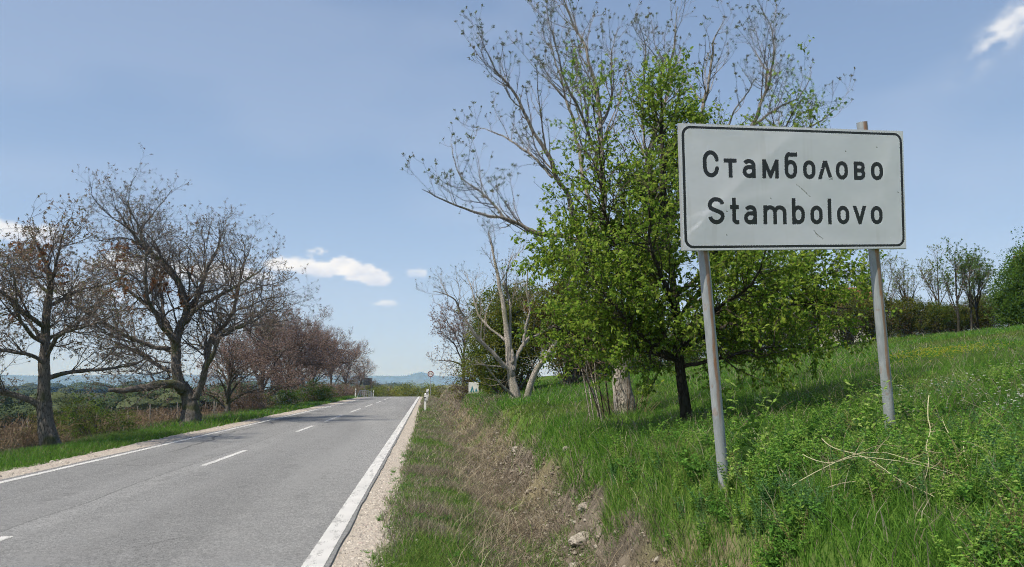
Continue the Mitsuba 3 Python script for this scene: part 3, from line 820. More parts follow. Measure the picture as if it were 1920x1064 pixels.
LV_A = [dict(spacing=.20, t0=.15, ang=(25, 70), lr=.44, lmin=.42, nseg=8, up=.03, wob=.2, rk=.6, rl=.013, lmax=1.8),
        dict(spacing=.17, t0=.12, ang=(30, 75), lr=.42, lmin=.20, nseg=6, up=.04, wob=.2, rk=.65, rl=.013, rmin=.004),
        dict(spacing=.15, t0=.2, ang=(30, 75), lr=.45, lmin=.08, nseg=4, up=.05, wob=.22, rk=.7, rl=.012, rmin=.0035)]
orA = [(rr.normal(-.2, .9), rr.uniform(-1.5, 1.5), rr.normal(4.6, 1.2)) for _ in range(4)] + [(-.6, 0, 5.2)]
walnut('walnut_tree', rA, TA, limbsA, 'bare walnut tree with rusty brown leaves, leftmost, cut by the left edge', LV_A, orA, buds=3)

# --- the big bare walnut on the right bank, behind the sign
TW = (3.36, 13.0, .92)
rW = RNG(31)
limbsW = [
    ([(0.02, 0, -.3), (0, 0, 0), (-.04, 0, .4), (-.07, 0, .85), (-.21, 0, 1.31), (-.43, 0, 2.04), (-.58, 0, 2.85)], .135, .05),
    ([(-.56, 0, 2.75), (-.81, -.09, 3.07), (-.97, -.18, 3.48), (-1.07, -.27, 3.88), (-1.29, -.36, 4.13), (-1.42, -.44, 4.48), (-1.76, -.53, 5.05), (-2.04, -.62, 5.58), (-2.28, -.71, 5.86), (-2.49, -.8, 6.17)], .062, .006),
    ([(-.57, 0, 2.75), (-.54, .05, 3.1), (-.37, .1, 3.5), (-.32, .15, 4.5), (-.36, .2, 5.27), (-.46, .25, 5.89), (-.64, .3, 6.73), (-.83, .35, 7.43), (-.94, .4, 7.98)], .07, .006),
    ([(-.5, 0, 3.24), (-.69, .18, 4.7), (-.8, .36, 5.46), (-.91, .54, 6.14), (-1.08, .72, 6.79), (-1.19, .9, 7.33)], .045, .005),
    ([(-.79, -.05, 3.05), (-1.18, -.05, 3.21), (-1.56, -.1, 3.2), (-1.94, -.15, 3.39), (-2.27, -.2, 3.46), (-2.69, -.25, 3.56), (-3.1, -.3, 3.72), (-3.35, -.35, 3.80), (-3.5, -.4, 3.86)], .045, .005),
    ([(-1.3, -.1, 3.2), (-1.78, .02, 3.4), (-2.15, .13, 3.71), (-2.43, .25, 4.02), (-2.78, .37, 4.29), (-2.95, .48, 4.71), (-2.99, .6, 4.97)], .030, .005),
    ([(-1.28, -.3, 4.15), (-1.62, .15, 4.7), (-1.93, .4, 5.02), (-2.2, .65, 5.2), (-2.59, .9, 5.4)], .028, .005),
    ([(-.07, 0, .85), (.29, .07, 1.59), (.67, .15, 2.64), (.96, .23, 3.62), (1.31, .3, 4.64)], .10, .03),
    ([(.65, .1, 2.55), (.65, .28, 4.31), (.88, .45, 5.69), (1.12, .63, 6.6), (1.37, .8, 7.94)], .06, .006),
    ([(1.31, .3, 4.6), (1.57, .22, 5.47), (1.65, .14, 6.04), (1.72, .06, 6.41), (1.75, -.02, 6.81), (1.95, -.1, 7.27)], .045, .006),
    ([(1.29, .3, 4.55), (1.96, .4, 4.79), (2.64, .5, 5.43), (2.95, .6, 6.01), (3.17, .7, 6.72), (3.28, .8, 7.38), (3.1, .9, 8.05)], .045, .006),
    ([(.95, .22, 3.6), (2.31, .05, 4.3), (3.37, -.1, 5.22), (3.73, -.25, 5.47), (3.9, -.4, 5.6)], .045, .006),
    ([(1.92, .38, 4.76), (2.04, .03, 5.44), (2.25, -.23, 5.83), (2.32, -.5, 6.03)], .025, .005),
    ([(.65, .25, 4.25), (.34, -.03, 5.69), (.34, -.27, 6.39), (.15, -.5, 7.06)], .03, .005),
    ([(-.36, .2, 5.2), (.0, .7, 6.0), (.1, 1.1, 6.9), (.3, 1.3, 7.7)], .03, .005),
    ([(-.35, .12, 4.2), (-.7, -.5, 5.0), (-1.2, -.9, 5.8), (-1.5, -1.2, 6.9)], .03, .005),
    ([(2.6, .5, 5.4), (3.2, .9, 5.9), (3.9, 1.1, 6.3), (4.25, 1.2, 6.9)], .028, .005),
    ([(.2, .05, 1.4), (.9, -.5, 1.9), (1.7, -.9, 2.6), (2.6, -1.1, 3.4), (3.2, -1.2, 4.3)], .04, .005),
]
limbsW = squash(limbsW, 99, 1, .85)
LV_R = [dict(spacing=.20, t0=.25, ang=(22, 55), lr=.34, lmin=.18, nseg=8, up=.13, wob=.13, rk=.55, rl=.012, rmin=.004, lmax=1.5),
        dict(spacing=.18, t0=.15, ang=(28, 62), lr=.36, lmin=.12, nseg=6, up=.12, wob=.16, rk=.65, rl=.014, rmin=.0035, lmax=.7),
        dict(spacing=.25, t0=.3, ang=(30, 60), lr=.30, lmin=.045, nseg=3, up=.10, wob=.15, rk=.8, rl=.03, rmin=.0035, lmax=.2)]
t, out, tw = tree_parts('walnut_tree', rW, TW, limbsW, 'bark_pale', .2, LV_R, None, (.20, .172, .15), 'tall bare walnut tree with pale trunk and budding twigs behind the sign', limb_bark='bark_grey')
put_mb(t, 'twigs', tw, 'matte')
mb = MB()
BUDC = [(.13, .15, .055), (.15, .135, .07), (.10, .125, .04), (.18, .13, .08), (.15, .20, .055)]
for lv, per, s in ((out[-1], 3, .036), (out[-2], 7, .048), (out[-3], 9, .056)):
    v, f, c = buds_at(rW, lv[0], per, s, s * .36, BUDC, spread=.95)
    mb.add(v + np.array(TW), f, c)
put_mb(t, 'opening_buds', mb, 'leaf_surface')
# sprouts and dead litter round its foot
mb = MB()
for k in range(46):
    a = rW.uniform(0, 6.28); r0 = rW.uniform(.12, .36); q = np.array([math.cos(a) * r0, math.sin(a) * r0, -.05])
    lean = np.array([math.cos(a) * rW.uniform(.05, .35), math.sin(a) * rW.uniform(.05, .35), rW.uniform(.25, .85)])
    P = spline([q, q + lean * .5 + [0, 0, .06], q + lean], 6)
    v, f = tubes(P[None] + np.array(TW), np.linspace(.008, .003, 6)[None], 4)
    mb.add(v, f, np.array([.17, .12, .085]) * rW.uniform(.6, 1.4))
put_mb(t, 'basal_sprouts', mb, 'matte', label='reddish brown sprouts round the foot of the pale trunk')

# --- the green pear tree
TP = (3.40, 10.0, .88)
rP = RNG(41)
limbsP = [
    ([(.02, 0, -.3), (0, 0, 0), (-.03, 0, .45), (-.11, 0, 1.01), (-.15, 0, 1.72), (-.22, 0, 2.51), (-.24, 0, 3.63), (-.25, 0, 4.9)], .066, .007),
    ([(-.11, 0, 1.08), (-.6, -.1, 1.71), (-1.09, -.05, 2.86), (-1.21, 0, 4.7)], .03, .005),
    ([(-.12, .1, 1.5), (.55, .3, 2.3), (1.3, .35, 3.5), (2.0, .3, 4.85)], .03, .005),
    ([(-.13, .0, 1.35), (.84, -.1, 1.8), (1.75, -.1, 2.1), (2.45, -.1, 2.25)], .032, .005),
    ([(-.12, -.05, 1.2), (-.81, -.2, 1.48), (-1.5, -.2, 2.24), (-1.99, -.2, 2.4)], .035, .006),
    ([(-.2, 0, 2.3), (-.3, 0, 3.3), (.12, 0, 4.4)], .03, .006),
    ([(-.12, 0, 1.15), (.5, .6, 1.35), (1.2, .9, 1.45), (1.9, .9, 1.55)], .03, .005),
    ([(-.1, 0, 1.0), (-.6, .5, 1.2), (-1.2, .8, 1.3), (-1.7, .7, 1.5)], .03, .005),
    ([(-.12, 0, 1.3), (.1, -.8, 1.6), (.4, -1.3, 1.9), (.5, -1.5, 2.4)], .03, .005),
    ([(-.15, 0, 1.6), (-.5, -.7, 2.0), (-.8, -1.1, 2.5), (-.8, -1.2, 3.3)], .03, .005),
    ([(-.18, 0, 1.9), (-.3, .7, 2.4), (-.2, 1.1, 3.0), (-.1, 1.2, 3.8)], .03, .005),
    ([(-.17, 0, 1.8), (.6, .1, 2.5), (.9, .2, 3.3), (.85, .3, 4.3)], .03, .005),
    ([(-.2, 0, 2.2), (-.75, .1, 2.9), (-.85, .1, 3.8)], .025, .005),
    ([(.5, .3, 2.25), (1.2, .6, 2.9), (1.75, .7, 3.6), (2.35, .7, 4.7)], .025, .005),
    ([(-.12, 0, 1.0), (-.7, -.6, 1.25), (-1.3, -.9, 1.75), (-1.75, -1.0, 2.3)], .025, .005),
    ([(-.15, 0, 1.5), (-.7, .3, 1.9), (-1.35, .35, 2.6), (-1.6, .3, 3.2)], .025, .005),
    ([(-.1, 0, 1.1), (.7, -.3, 1.5), (1.5, -.4, 1.75), (2.2, -.3, 1.7)], .026, .005),
    ([(-.1, 0, 1.0), (-.5, -.4, 1.15), (-1.0, -.5, 1.2), (-1.5, -.4, 1.45)], .024, .005),
    ([(-.1, 0, .9), (.4, -.5, 1.05), (.9, -.8, 1.15), (1.4, -.9, 1.1)], .025, .005),
]
LV_P = [dict(spacing=.053, t0=.16, ang=(30, 80), lr=.26, lmin=.30, nseg=7, up=.03, wob=.17, rk=.55, rl=.014, rmin=.003, lmax=.75),
        dict(spacing=.075, t0=.12, ang=(30, 75), lr=.38, lmin=.09, nseg=4, up=.04, wob=.2, rk=.6, rl=.016, rmin=.002, lmax=.32)]
t, out, tw = tree_parts('pear_tree', rP, TP, limbsP, 'bark_pear', .1, LV_P, None, (.07, .06, .048), 'leafy green pear tree with a slim dark trunk left of the sign')
put_mb(t, 'twigs', tw, 'matte')
GP = [(.22, .345, .046), (.27, .39, .062), (.17, .285, .04), (.33, .43, .09), (.125, .225, .034), (.29, .37, .052)]
mb = MB()
for P, sp, t0 in ((out[1][0], .034, .3), (out[2][0], .026, .1)):
    p, d = along(rP, P, sp, t0)
    wild = (p[:, 2] > 2.9) & (np.abs(p[:, 0] + .1) > .38) & (rP.random(len(p)) < .62)
    low_r = (p[:, 0] > .45) & (p[:, 2] > 2.7) & (rP.random(len(p)) < .55)
    p, d = p[~(wild | low_r)], d[~(wild | low_r)]
    n = len(p)
    dd = d * .4 + rand_dirs(rP, n) * .8 + np.array([0, 0, -.25])
    v, f, c = leaf_quads(rP, p + rand_dirs(rP, n) * .012, dd, .060 * rP.uniform(.55, 1.25, n), .037 * rP.uniform(.6, 1.2, n), pick(rP, n, GP), droop=.25, jit=.25, six=True)
    mb.add(v + np.array(TP), f, c)
put_mb(t, 'leaves', mb, 'leaf_surface')

# --- pale many-stemmed bare tree farther along the bank, with stumps and a thicket
TM = (3.03, 28.0, 1.0)
rM = RNG(51)
limbsM = [
    ([(.16, 0, -.2), (.14, 0, -.01), (.02, .04, .63), (-.07, .07, 1.33), (-.15, .11, 2.07), (-.19, .15, 2.65), (-.32, .19, 3.54), (-.41, .23, 3.99), (-.63, .26, 5.11), (-.86, .3, 6.2)], .13, .015),
    ([(.01, 0, .81), (-.18, -.17, 1.15), (-.59, -.34, 1.57), (-1.12, -.51, 2.08), (-1.56, -.69, 2.57), (-1.95, -.86, 3.19), (-2.22, -1.03, 3.56), (-2.85, -1.2, 3.75)], .075, .01),
    ([(.04, 0, 1.0), (.21, .16, 1.51), (.45, .32, 1.91), (.74, .48, 2.23), (1.08, .64, 2.38), (1.52, .8, 2.6)], .075, .015),
    ([(-.01, 0, 1.3), (.0, .25, 2.21), (-.02, .5, 3.35), (-.09, .75, 4.28), (.17, 1.0, 5.5)], .06, .01),
    ([(.45, .3, 1.9), (.53, .23, 2.75), (.65, .15, 3.19), (.51, .07, 3.98), (.6, 0, 4.9)], .05, .01),
    ([(-.2, -.1, 1.15), (-.86, -.5, 1.2), (-1.57, -1.0, 1.24)], .022, .006),
    ([(-.15, .1, 2.05), (-.79, .38, 2.62), (-1.22, .65, 3.13), (-1.39, .93, 4.06), (-1.66, 1.2, 4.8)], .045, .008),
]
LV_M = [dict(spacing=.26, t0=.3, ang=(22, 55), lr=.34, lmin=.25, nseg=7, up=.13, wob=.14, rk=.55, rl=.013, rmin=.006, lmax=1.6),
        dict(spacing=.2, t0=.15, ang=(28, 62), lr=.36, lmin=.15, nseg=5, up=.1, wob=.17, rk=.6, rl=.014, rmin=.005, lmax=.8),
        dict(spacing=.2, t0=.2, ang=(30, 65), lr=.4, lmin=.08, nseg=3, up=.08, wob=.2, rk=.7, rl=.014, rmin=.005, lmax=.4)]
t, out, tw = tree_parts('bare_tree', rM, TM, limbsM, 'bark_pale', .12, LV_M, None, (.25, .215, .18), 'pale grey bare tree with several spreading stems beside the ditch')
put_mb(t, 'twigs', tw, 'matte')
mb = MB()
v, f, c = buds_at(rM, out[-1][0], 3, .06, .024, BUDC + [(.2, .17, .09)])
mb.add(v + np.array(TM), f, c); put_mb(t, 'buds', mb, 'leaf_surface')

for pts, rad, nm, lab in (([(3.44, 27, .95), (3.72, 26.87, 1.97), (4.13, 26.73, 2.55), (4.6, 26.6, 3.3)], (.13, .06), 'leaning_stump', 'pale leaning dead stump right of the bare many stemmed tree'),
                          ([(3.25, 27.7, .9), (2.85, 27.5, 1.3), (2.49, 27.25, 1.62), (1.95, 26.8, 2.25)], (.05, .02), 'fallen_branch', 'thin dead branch leaning left at the foot of the bare tree')):
    t = thing(nm, lab, 'tree' if 'stump' in nm else 'branch')
    P = spline(pts, 14); R = np.linspace(*rad, 14)
    v, f = tubes(P[None], R[None], 9, cap=True)
    v = v + (meshkit.fbm(v * 9, 3, 2)[:, None] - .5) * .03
    put(t, 'trunk' if 'stump' in nm else 'stem', (v, f), 'bark_pale', smooth=True)
    own = spawn(rM, P[None], R[None], .22, t0=.3, ang=(25, 60), lr=.3, lmin=.2, nseg=5, up=.05, wob=.2, rmin=.006)
    own2 = spawn(rM, *own, .16, t0=.2, lr=.4, lmin=.1, nseg=4, up=.02, wob=.25, rmin=.005)
    mb = MB()
    for o in (own, own2):
        v, f = tubes(o[0], o[1], 4); mb.add(v, f, (.27, .23, .19))
    put_mb(t, 'twigs', mb, 'matte')

# arching bare shoots by the walnut's foot
rS = RNG(52)
ORD = ['leftmost', 'second from the left', 'third from the left', 'fourth from the left', 'middle one', 'fourth from the right', 'third from the right', 'second from the right', 'rightmost']
leans = np.sort(rS.normal(-.25, .25, 9))
for i in range(9):
    q = np.array([2.86 + rS.normal(0, .10), 12.6 + rS.normal(0, .12), .78])
    a = leans[i]; hgt = rS.uniform(1.2, 2.0)
    P = spline([q, q + [a * .45, rS.normal(0, .08), hgt * .5], q + [a * 1.15, rS.normal(0, .2), hgt]], 10)
    R = np.linspace(.016, .006, 10) * rS.uniform(.7, 1.1)
    k = thing('bare_shoot', f'bare leaning shoot, {ORD[i]} in the clump left of the pale walnut trunk', 'shoot', 'bare shoots left of the pale walnut trunk')
    v, f = tubes(P[None], R[None], 6); put(k, 'stem', (v, f), 'bark_pear' if i % 2 else 'bark_pale', smooth=True)
    own = spawn(rS, P[None], R[None], .13, t0=.55, ang=(25, 80), lr=.28, lmin=.15, nseg=5, up=-.02, wob=.25, rmin=.0035)
    if len(own[0]):
        own2 = spawn(rS, *own, .1, t0=.3, lr=.4, lmin=.08, nseg=4, up=0, wob=.3, rmin=.003)
        mb = MB()
        for o in (own, own2):
            v, f = tubes(o[0], o[1], 3); mb.add(v, f, (.17, .13, .10))
        put_mb(k, 'twigs', mb, 'matte')


# ---------------------------------------------------------------- shrubs, hedges and other trees
def leafy(name, label, cat, seed, base, lobes, n, size, cols, w=None, stems=8, stem_col=(.12, .10, .08), hollow=.55, twig_n=0, group=None, stem_r=.03, six=False, spiky=0.0, aspect=.55):
    """A bush or leafy tree: lobes [(x, y, z, rx, ry, rz)] relative to its foot, filled with leaf clumps of n leaves."""
    rng = RNG(seed); base = np.array([base[0], base[1], float(height(base[0], base[1]))]) if len(base) == 2 else np.asarray(base, float)
    t = thing(name, label, cat, group)
    lob = np.array(lobes, float); vol = lob[:, 3] * lob[:, 4] * lob[:, 5]
    ncl = max(30, n // 26)
    li = rng.choice(len(lob), ncl, p=vol ** .75 / (vol ** .75).sum())
    d = rand_dirs(rng, ncl); rad = (hollow + (1 - hollow) * rng.random(ncl)) * (1 + .5 * (meshkit.fbm(d * 2.6 + li[:, None] * 3.1, 4, seed) - .5) * 2)
    rad = rad * np.where(rng.random(ncl) < .16, rng.uniform(1.05, 1.38, ncl), 1)
    if spiky:
        rad = rad * (1 + spiky * rng.random(ncl) ** 3 * (d[:, 2] > 0))
    ctr = lob[li, :3] + d * rad[:, None] * lob[li, 3:]
    ctr[:, 2] = np.maximum(ctr[:, 2], .08 + .1 * rng.random(ncl))
    ci = rng.integers(0, ncl, n)
    mean = (lob[:, 3:].mean() * .16)
    p = ctr[ci] + rng.normal(0, 1, (n, 3)) * (mean * rng.uniform(.35, 1.1, ncl))[ci][:, None] * np.array([1, 1, .8])
    p[:, 2] = np.maximum(p[:, 2], .03)
    ccol = pick(rng, ncl, cols, w)
    dd = rand_dirs(rng, n) + (ctr[ci] - lob[:, :3].mean(0)) * .25 / lob[:, 3:].mean() + np.array([0, 0, .15 + spiky])
    v, f, c = leaf_quads(rng, p, dd, size, size * aspect, ccol[ci], jit=.35, six=six)
    # stems from the foot to the clumps
    mb = MB(); pick_c = rng.choice(ncl, min(ncl, stems * 4), replace=False)
    foot = rng.normal(0, .10, (len(pick_c), 3)) * np.array([lob[:, 3].max(), lob[:, 4].max(), 0]); foot[:, 2] = -.1
    foot += np.array([lob[:, 0].mean(), lob[:, 1].mean(), 0]) * .6
    mid = foot * .5 + ctr[pick_c] * .5 + rng.normal(0, .1, (len(pick_c), 3)) * lob[:, 3:].mean()
    tt = np.linspace(0, 1, 7)[None, :, None]
    P = (1 - tt) ** 2 * foot[:, None] + 2 * tt * (1 - tt) * mid[:, None] + tt ** 2 * ctr[pick_c][:, None]
    R = np.linspace(1, .25, 7)[None] * stem_r * rng.uniform(.5, 1.1, (len(P), 1))
    vv, ff = tubes(P, R, 4); mb.add(vv + base, ff, stem_col)
    put_mb(t, 'stems', mb, 'matte')
    if twig_n:
        own = spawn(rng, P, R, max(.05, 1.0 / twig_n), t0=.3, ang=(25, 70), lr=.4, lmin=.25, nseg=5, up=.06, wob=.2, rmin=.006)
        own2 = spawn(rng, *own, .22, t0=.2, ang=(25, 70), lr=.45, lmin=.12, nseg=3, up=.04, wob=.22, rmin=.005)
        mb = MB()
        for o in (own, own2):
            vv, ff = tubes(o[0], o[1], 3); mb.add(vv + base, ff, np.repeat(np.array(stem_col) * rng.uniform(.8, 1.6, (len(o[0]), 1)), o[0].shape[1] * 3, 0))
        put_mb(t, 'twigs', mb, 'matte')
    lm = MB().add(v + base, f, c)
    put_mb(t, 'foliage', lm, 'leaf_surface')
    return t


OLIVE = [(.155, .19, .034), (.195, .22, .046), (.11, .155, .03), (.24, .235, .06), (.135, .155, .036)]
DARKG = [(.075, .135, .026), (.105, .18, .034), (.06, .105, .024), (.14, .215, .042)]
MAUVE = [(.33, .235, .20), (.26, .185, .155), (.42, .32, .28), (.20, .15, .12), (.36, .25, .225)]
RUST = [(.16, .10, .05), (.12, .09, .045), (.20, .13, .06)]
BRUSH = [(.16, .12, .075), (.12, .095, .06), (.20, .155, .10), (.10, .095, .04), (.13, .085, .055)]

# dense olive and rust mass behind the bare tree
leafy('evergreen_tree', 'dense olive green tree with spiky top behind the bare many stemmed tree', 'tree', 61, (3.6, 34.5),
      [(0, 0, 2.6, 1.7, 1.6, 1.7), (-.6, 0, 3.6, 1.2, 1.3, 1.3), (.9, .2, 3.2, 1.5, 1.4, 1.6), (-.9, -.3, 1.6, 1.2, 1.2, 1.3), (.3, 0, 4.2, .9, .9, .8)], 32000, .11, OLIVE + [(.13, .20, .04)], spiky=.35, stem_r=.06)
leafy('rusty_bush', 'olive bush with rust brown tint between the bare tree and pear tree', 'bush', 62, (6.0, 33.0),
      [(0, 0, 2.4, 1.6, 1.5, 1.9), (1.2, .3, 2.0, 1.5, 1.4, 1.7), (-.8, 0, 3.5, 1.0, 1.0, 1.1), (.3, 0, 4.3, .9, .9, .9)], 24000, .11, OLIVE + RUST, stem_r=.05, twig_n=3)
leafy('dark_bush', 'low dark green bush at the foot of the olive tree right of the white board', 'bush', 63, (3.5, 37.5),
      [(0, 0, .8, 1.0, 1.0, .95), (.9, -.2, .9, .9, 1.0, .9)], 9000, .09, DARKG + OLIVE[:2], stem_r=.03)
leafy('dark_bush', 'wide dark green thicket behind the pear tree trunk', 'bush', 64, (9.6, 38.0),
      [(0, 0, 1.1, 2.2, 1.3, 1.3), (2.4, .4, 1.2, 1.8, 1.3, 1.4), (-1.8, 0, 1.6, 1.3, 1.2, 1.7), (-1.6, 0, 2.8, 1.1, 1.0, 1.0)], 24000, .11, DARKG + RUST[:1], stem_r=.04)
# bare mauve tree at the end of that group
rK = RNG(66)
LV_K = [dict(spacing=.26, t0=.2, ang=(25, 60), lr=.42, lmin=.4, nseg=7, up=.1, wob=.15, rk=.55, rl=.014, rmin=.008, lmax=2.4),
        dict(spacing=.22, t0=.15, ang=(28, 65), lr=.42, lmin=.25, nseg=5, up=.08, wob=.18, rk=.6, rl=.014, rmin=.007, lmax=1.1),
        dict(spacing=.2, t0=.15, ang=(28, 70), lr=.42, lmin=.12, nseg=3, up=.05, wob=.22, rk=.7, rl=.014, rmin=.006, lmax=.5)]


def mauve_tree(name, seed, base, hgt, wid, label, bias=(0, 0), buds=4, nl=9, low=.6, trunk=.16, levels=LV_K):
    rng = RNG(seed)
    L = [([(0, 0, -.2), (0, 0, 0), (rng.normal(0, .1), rng.normal(0, .1), hgt * .3), (rng.normal(0, .3), rng.normal(0, .3), hgt * .55), (rng.normal(0, .4), rng.normal(0, .4), hgt * .86)], trunk, .012)]
    for k in range(nl):
        a = 6.283 * k / nl + rng.normal(0, .25); z0 = low + (hgt * .38) * rng.random() ** 1.2
        e = np.array([math.cos(a) * wid * rng.uniform(.75, 1.1) + bias[0], math.sin(a) * wid * rng.uniform(.75, 1.1) + bias[1]])
        zt = z0 + hgt * (rng.uniform(.0, .25) if k % 3 == 0 else rng.uniform(.2, .62)); e = e * (1 if k % 3 == 0 else rng.uniform(.5, .95))
        L.append(([(0, 0, z0), (e[0] * .35, e[1] * .35, z0 + (zt - z0) * .45 + .25), (e[0] * .75, e[1] * .75, z0 + (zt - z0) * .75 + .2), (e[0], e[1], zt)], trunk * rng.uniform(.3, .5), .010))
    t, out, tw = tree_parts(name, rng, base, L, 'bark_dark', trunk, levels, None, (.125, .095, .08), label)
    put_mb(t, 'twigs', tw, 'matte')
    mb = MB(); b = np.asarray(base)
    v, f, c = buds_at(rng, out[-1][0], buds, .09, .05, MAUVE); mb.add(v + b, f, c)
    p, d = along(rng, out[-1][0], .09)
    v, f, c = leaf_quads(rng, p, d + rand_dirs(rng, len(p)), .095, .05, pick(rng, len(p), MAUVE), jit=.3); mb.add(v + b, f, c)
    put_mb(t, 'opening_leaves', mb, 'leaf_surface')
    return t


mauve_tree('bare_tree', 67, (2.3, 50.0, float(height(2.3, 50))), 5.2, 2.4, 'small mauve budding tree behind the round no overtaking sign', (-.35, 0), buds=3, nl=8, low=1.7, trunk=.11)
leafy('dark_bush', 'brown green bush under the small mauve tree behind the round sign', 'bush', 68, (2.2, 48.5),
      [(0, 0, 1.0, 1.0, 1.0, 1.3), (.8, .3, 1.6, .9, .9, 1.4)], 5000, .10, BRUSH + OLIVE[:2], stem_r=.03)

# the row of budding walnuts along the left side
for i, (x, y, h_, w_, sd) in enumerate([(-11.8, 48, 5.6, 3.2, 71), (-11.4, 56, 7.4, 3.3, 72), (-11.2, 65, 8.6, 3.4, 73), (-10.9, 76, 8.8, 3.4, 74), (-10.7, 89, 8.4, 3.4, 75), (-10.5, 103, 7.6, 3.3, 76), (-10.2, 118, 6.8, 3.2, 77)]):
    nth = ['first', 'second', 'third', 'fourth', 'fifth', 'sixth', 'seventh'][i]
    k = mauve_tree('roadside_tree', sd, (x, y, float(height(x, y)) - .05), h_, w_, f'brown budding tree, {nth} of the row beyond the big walnut on the left', (.3, 0), buds=3 if i < 4 else 2, nl=14 if i < 4 else 11, low=.5, trunk=.15,
                   levels=LV_K if i < 5 else LV_K[:2] + [dict(LV_K[2], spacing=.3)])
    labels[k]['group'] = 'budding trees in a row along the left side of the road'

leafy('green_bush', 'bright green rounded bush under the brown trees left of the road', 'bush', 81, (-9.9, 69.0), [(0, 0, .95, 1.5, 1.2, 1.1), (1.0, .2, .8, 1.1, 1.0, .9)], 6000, .10, DARKG + [(.09, .15, .025)], stem_r=.03)
leafy('dark_bush', 'dark green bush left of the bright green bush beside the road', 'bush', 82, (-11.1, 60.0), [(0, 0, .85, 1.2, 1.0, .95), (.9, 0, .6, .8, .8, .7)], 4500, .09, DARKG, stem_r=.03)
leafy('dark_bush', 'dark green bush between the two big walnut trees on the left', 'bush', 83, (-10.5, 26.2), [(0, 0, .55, .85, .7, .6), (.6, .2, .45, .6, .6, .5), (-.6, .1, .7, .6, .6, .7)], 6000, .055, DARKG + OLIVE[:1], stem_r=.02, twig_n=3)
leafy('dark_bush', 'low green bush just right of the leftmost walnut trunk', 'bush', 84, (-11.8, 27.5), [(0, 0, .6, .9, .7, .75), (-.8, .1, .5, .7, .6, .6)], 4500, .055, OLIVE + BRUSH[:1], stem_r=.02, twig_n=3)
rb = RNG(85)
for i in range(11):
    x, y = -12.3 - .38 * i + rb.normal(0, .3) + (i % 2) * 1.2, 21.5 + i * 2.6 + rb.normal(0, .5)
    where = ['nearest the left edge', 'second from the left edge', 'third from the left edge', 'behind the leftmost walnut', 'just right of the leftmost walnut', 'behind the low green bush', 'midway between the two walnuts', 'behind the dark roadside bush', 'left of the forked walnut', 'nearest the forked walnut', 'behind the forked walnut'][i]
    leafy('bramble_thicket', f'tangled brown bramble thicket, {where}', 'bramble', 860 + i, (x, y), [(0, 0, .45, 1.0, .8, .6), (.8, .2, .4, .8, .7, .5)], 1400, .055, BRUSH if i not in (3, 5, 7) else BRUSH + OLIVE, stems=22, stem_col=(.19, .14, .10), twig_n=5, stem_r=.012, group='brown bramble thickets along the left verge')

for i, (x, y, w_) in enumerate([(-11.6, 51, 1.5), (-11.2, 74, 1.6), (-10.8, 83, 1.7), (-10.5, 96, 1.9), (-10.3, 110, 2.0)]):
    leafy('brown_shrub', f"brown leafing shrub under the row of trees, {['first', 'second', 'third', 'fourth', 'fifth'][i]} from the camera", 'shrub', 880 + i, (x, y), [(0, 0, .9, 1.5, w_, 1.1), (.4, w_, .8, 1.2, w_, .9)], 3600, .11,
          MAUVE + BRUSH[:3] + OLIVE[:1], stems=20, stem_col=(.14, .105, .085), twig_n=3, stem_r=.02, group='brown shrubs under the roadside trees')

# vineyard stakes in the low field
rv = RNG(87)
for i in range(34):
    x = -13.2 - rv.uniform(0, 1) - (i % 3) * 2.1; y = 31 + i * 1.25 + rv.normal(0, .3)
    if i in (0,): x, y = -14.4, 24.5
    k = thing('vine_stake', 'weathered grey wooden stake in the vineyard beyond the left verge', 'stake', 'weathered stakes in the vineyard on the left')
    z = float(height(x, y)); hh = rv.uniform(.95, 1.35); P = np.array([[x, y, z - .15], [x + rv.normal(0, .03), y, z + hh * .5], [x + rv.normal(0, .05), y, z + hh]])
    v, f = tubes(P[None], np.array([[.032, .03, .026]]), 7, cap=True)
    put(k, 'pole', (v, f), 'bark_pale', smooth=40)
# bare vines: one tangle per row
mb = MB()
for i in range(900):
    x = -12.8 - rv.uniform(0, 13); x = -12.8 - round((-x - 12.8) / 2.1) * 2.1 + rv.normal(0, .15); y = rv.uniform(24, 80); z = float(height(x, y))
    P = spline([(x, y, z), (x + rv.normal(0, .1), y + rv.normal(0, .15), z + rv.uniform(.3, .6)), (x + rv.normal(0, .25), y + rv.normal(0, .5), z + rv.uniform(.5, 1.05))], 5)
    v, f = tubes(P[None], np.linspace(.02, .008, 5)[None], 4); mb.add(v, f, np.array([.17, .125, .09]) * rv.uniform(.6, 1.3))
single('bare_vines', 'bare brown vines in rows beyond the left verge', 'vines', mb.mesh(), 'matte', kind='stuff', color=mb.color())

# far woods and scrub: masses nobody could count
wood_core = trimesh.creation.icosphere(2)


def wood(name, label, seed, spots, size, cols, per=900, leaf=.26, core=True):
    rng = RNG(seed); mb = MB()
    for x, y, hh, ww in spots:
        z = float(height(x, y)); d = rand_dirs(rng, per); rr_ = .6 + .45 * rng.random(per)
        lump = 1 + .35 * (meshkit.fbm(d * 2 + x, 3, seed) - .5) * 2
        p = np.array([x, y, z + hh * .52]) + d * (rr_ * lump)[:, None] * np.array([ww, ww, hh * .52])
        p[:, 2] = np.maximum(p[:, 2], z + .05)
        c0 = pick(rng, 1, cols)[0]
        cv = wood_core.vertices * (.84 + .5 * (meshkit.fbm(wood_core.vertices * 2 + x, 3, seed)[:, None] - .5)) * np.array([ww, ww, hh * .52]) + np.array([x, y, z + hh * .50])
        if core:
            mb.add(cv, wood_core.faces, c0 * .9)
        v, f, c = leaf_quads(rng, p, rand_dirs(rng, per) + d * .5, leaf, leaf * .7, c0, jit=.2)
        mb.add(v, f, c)
    single(name, label, 'wood' if 'wood' in name else 'scrub', mb.mesh(), 'matte', kind='stuff', color=mb.color())


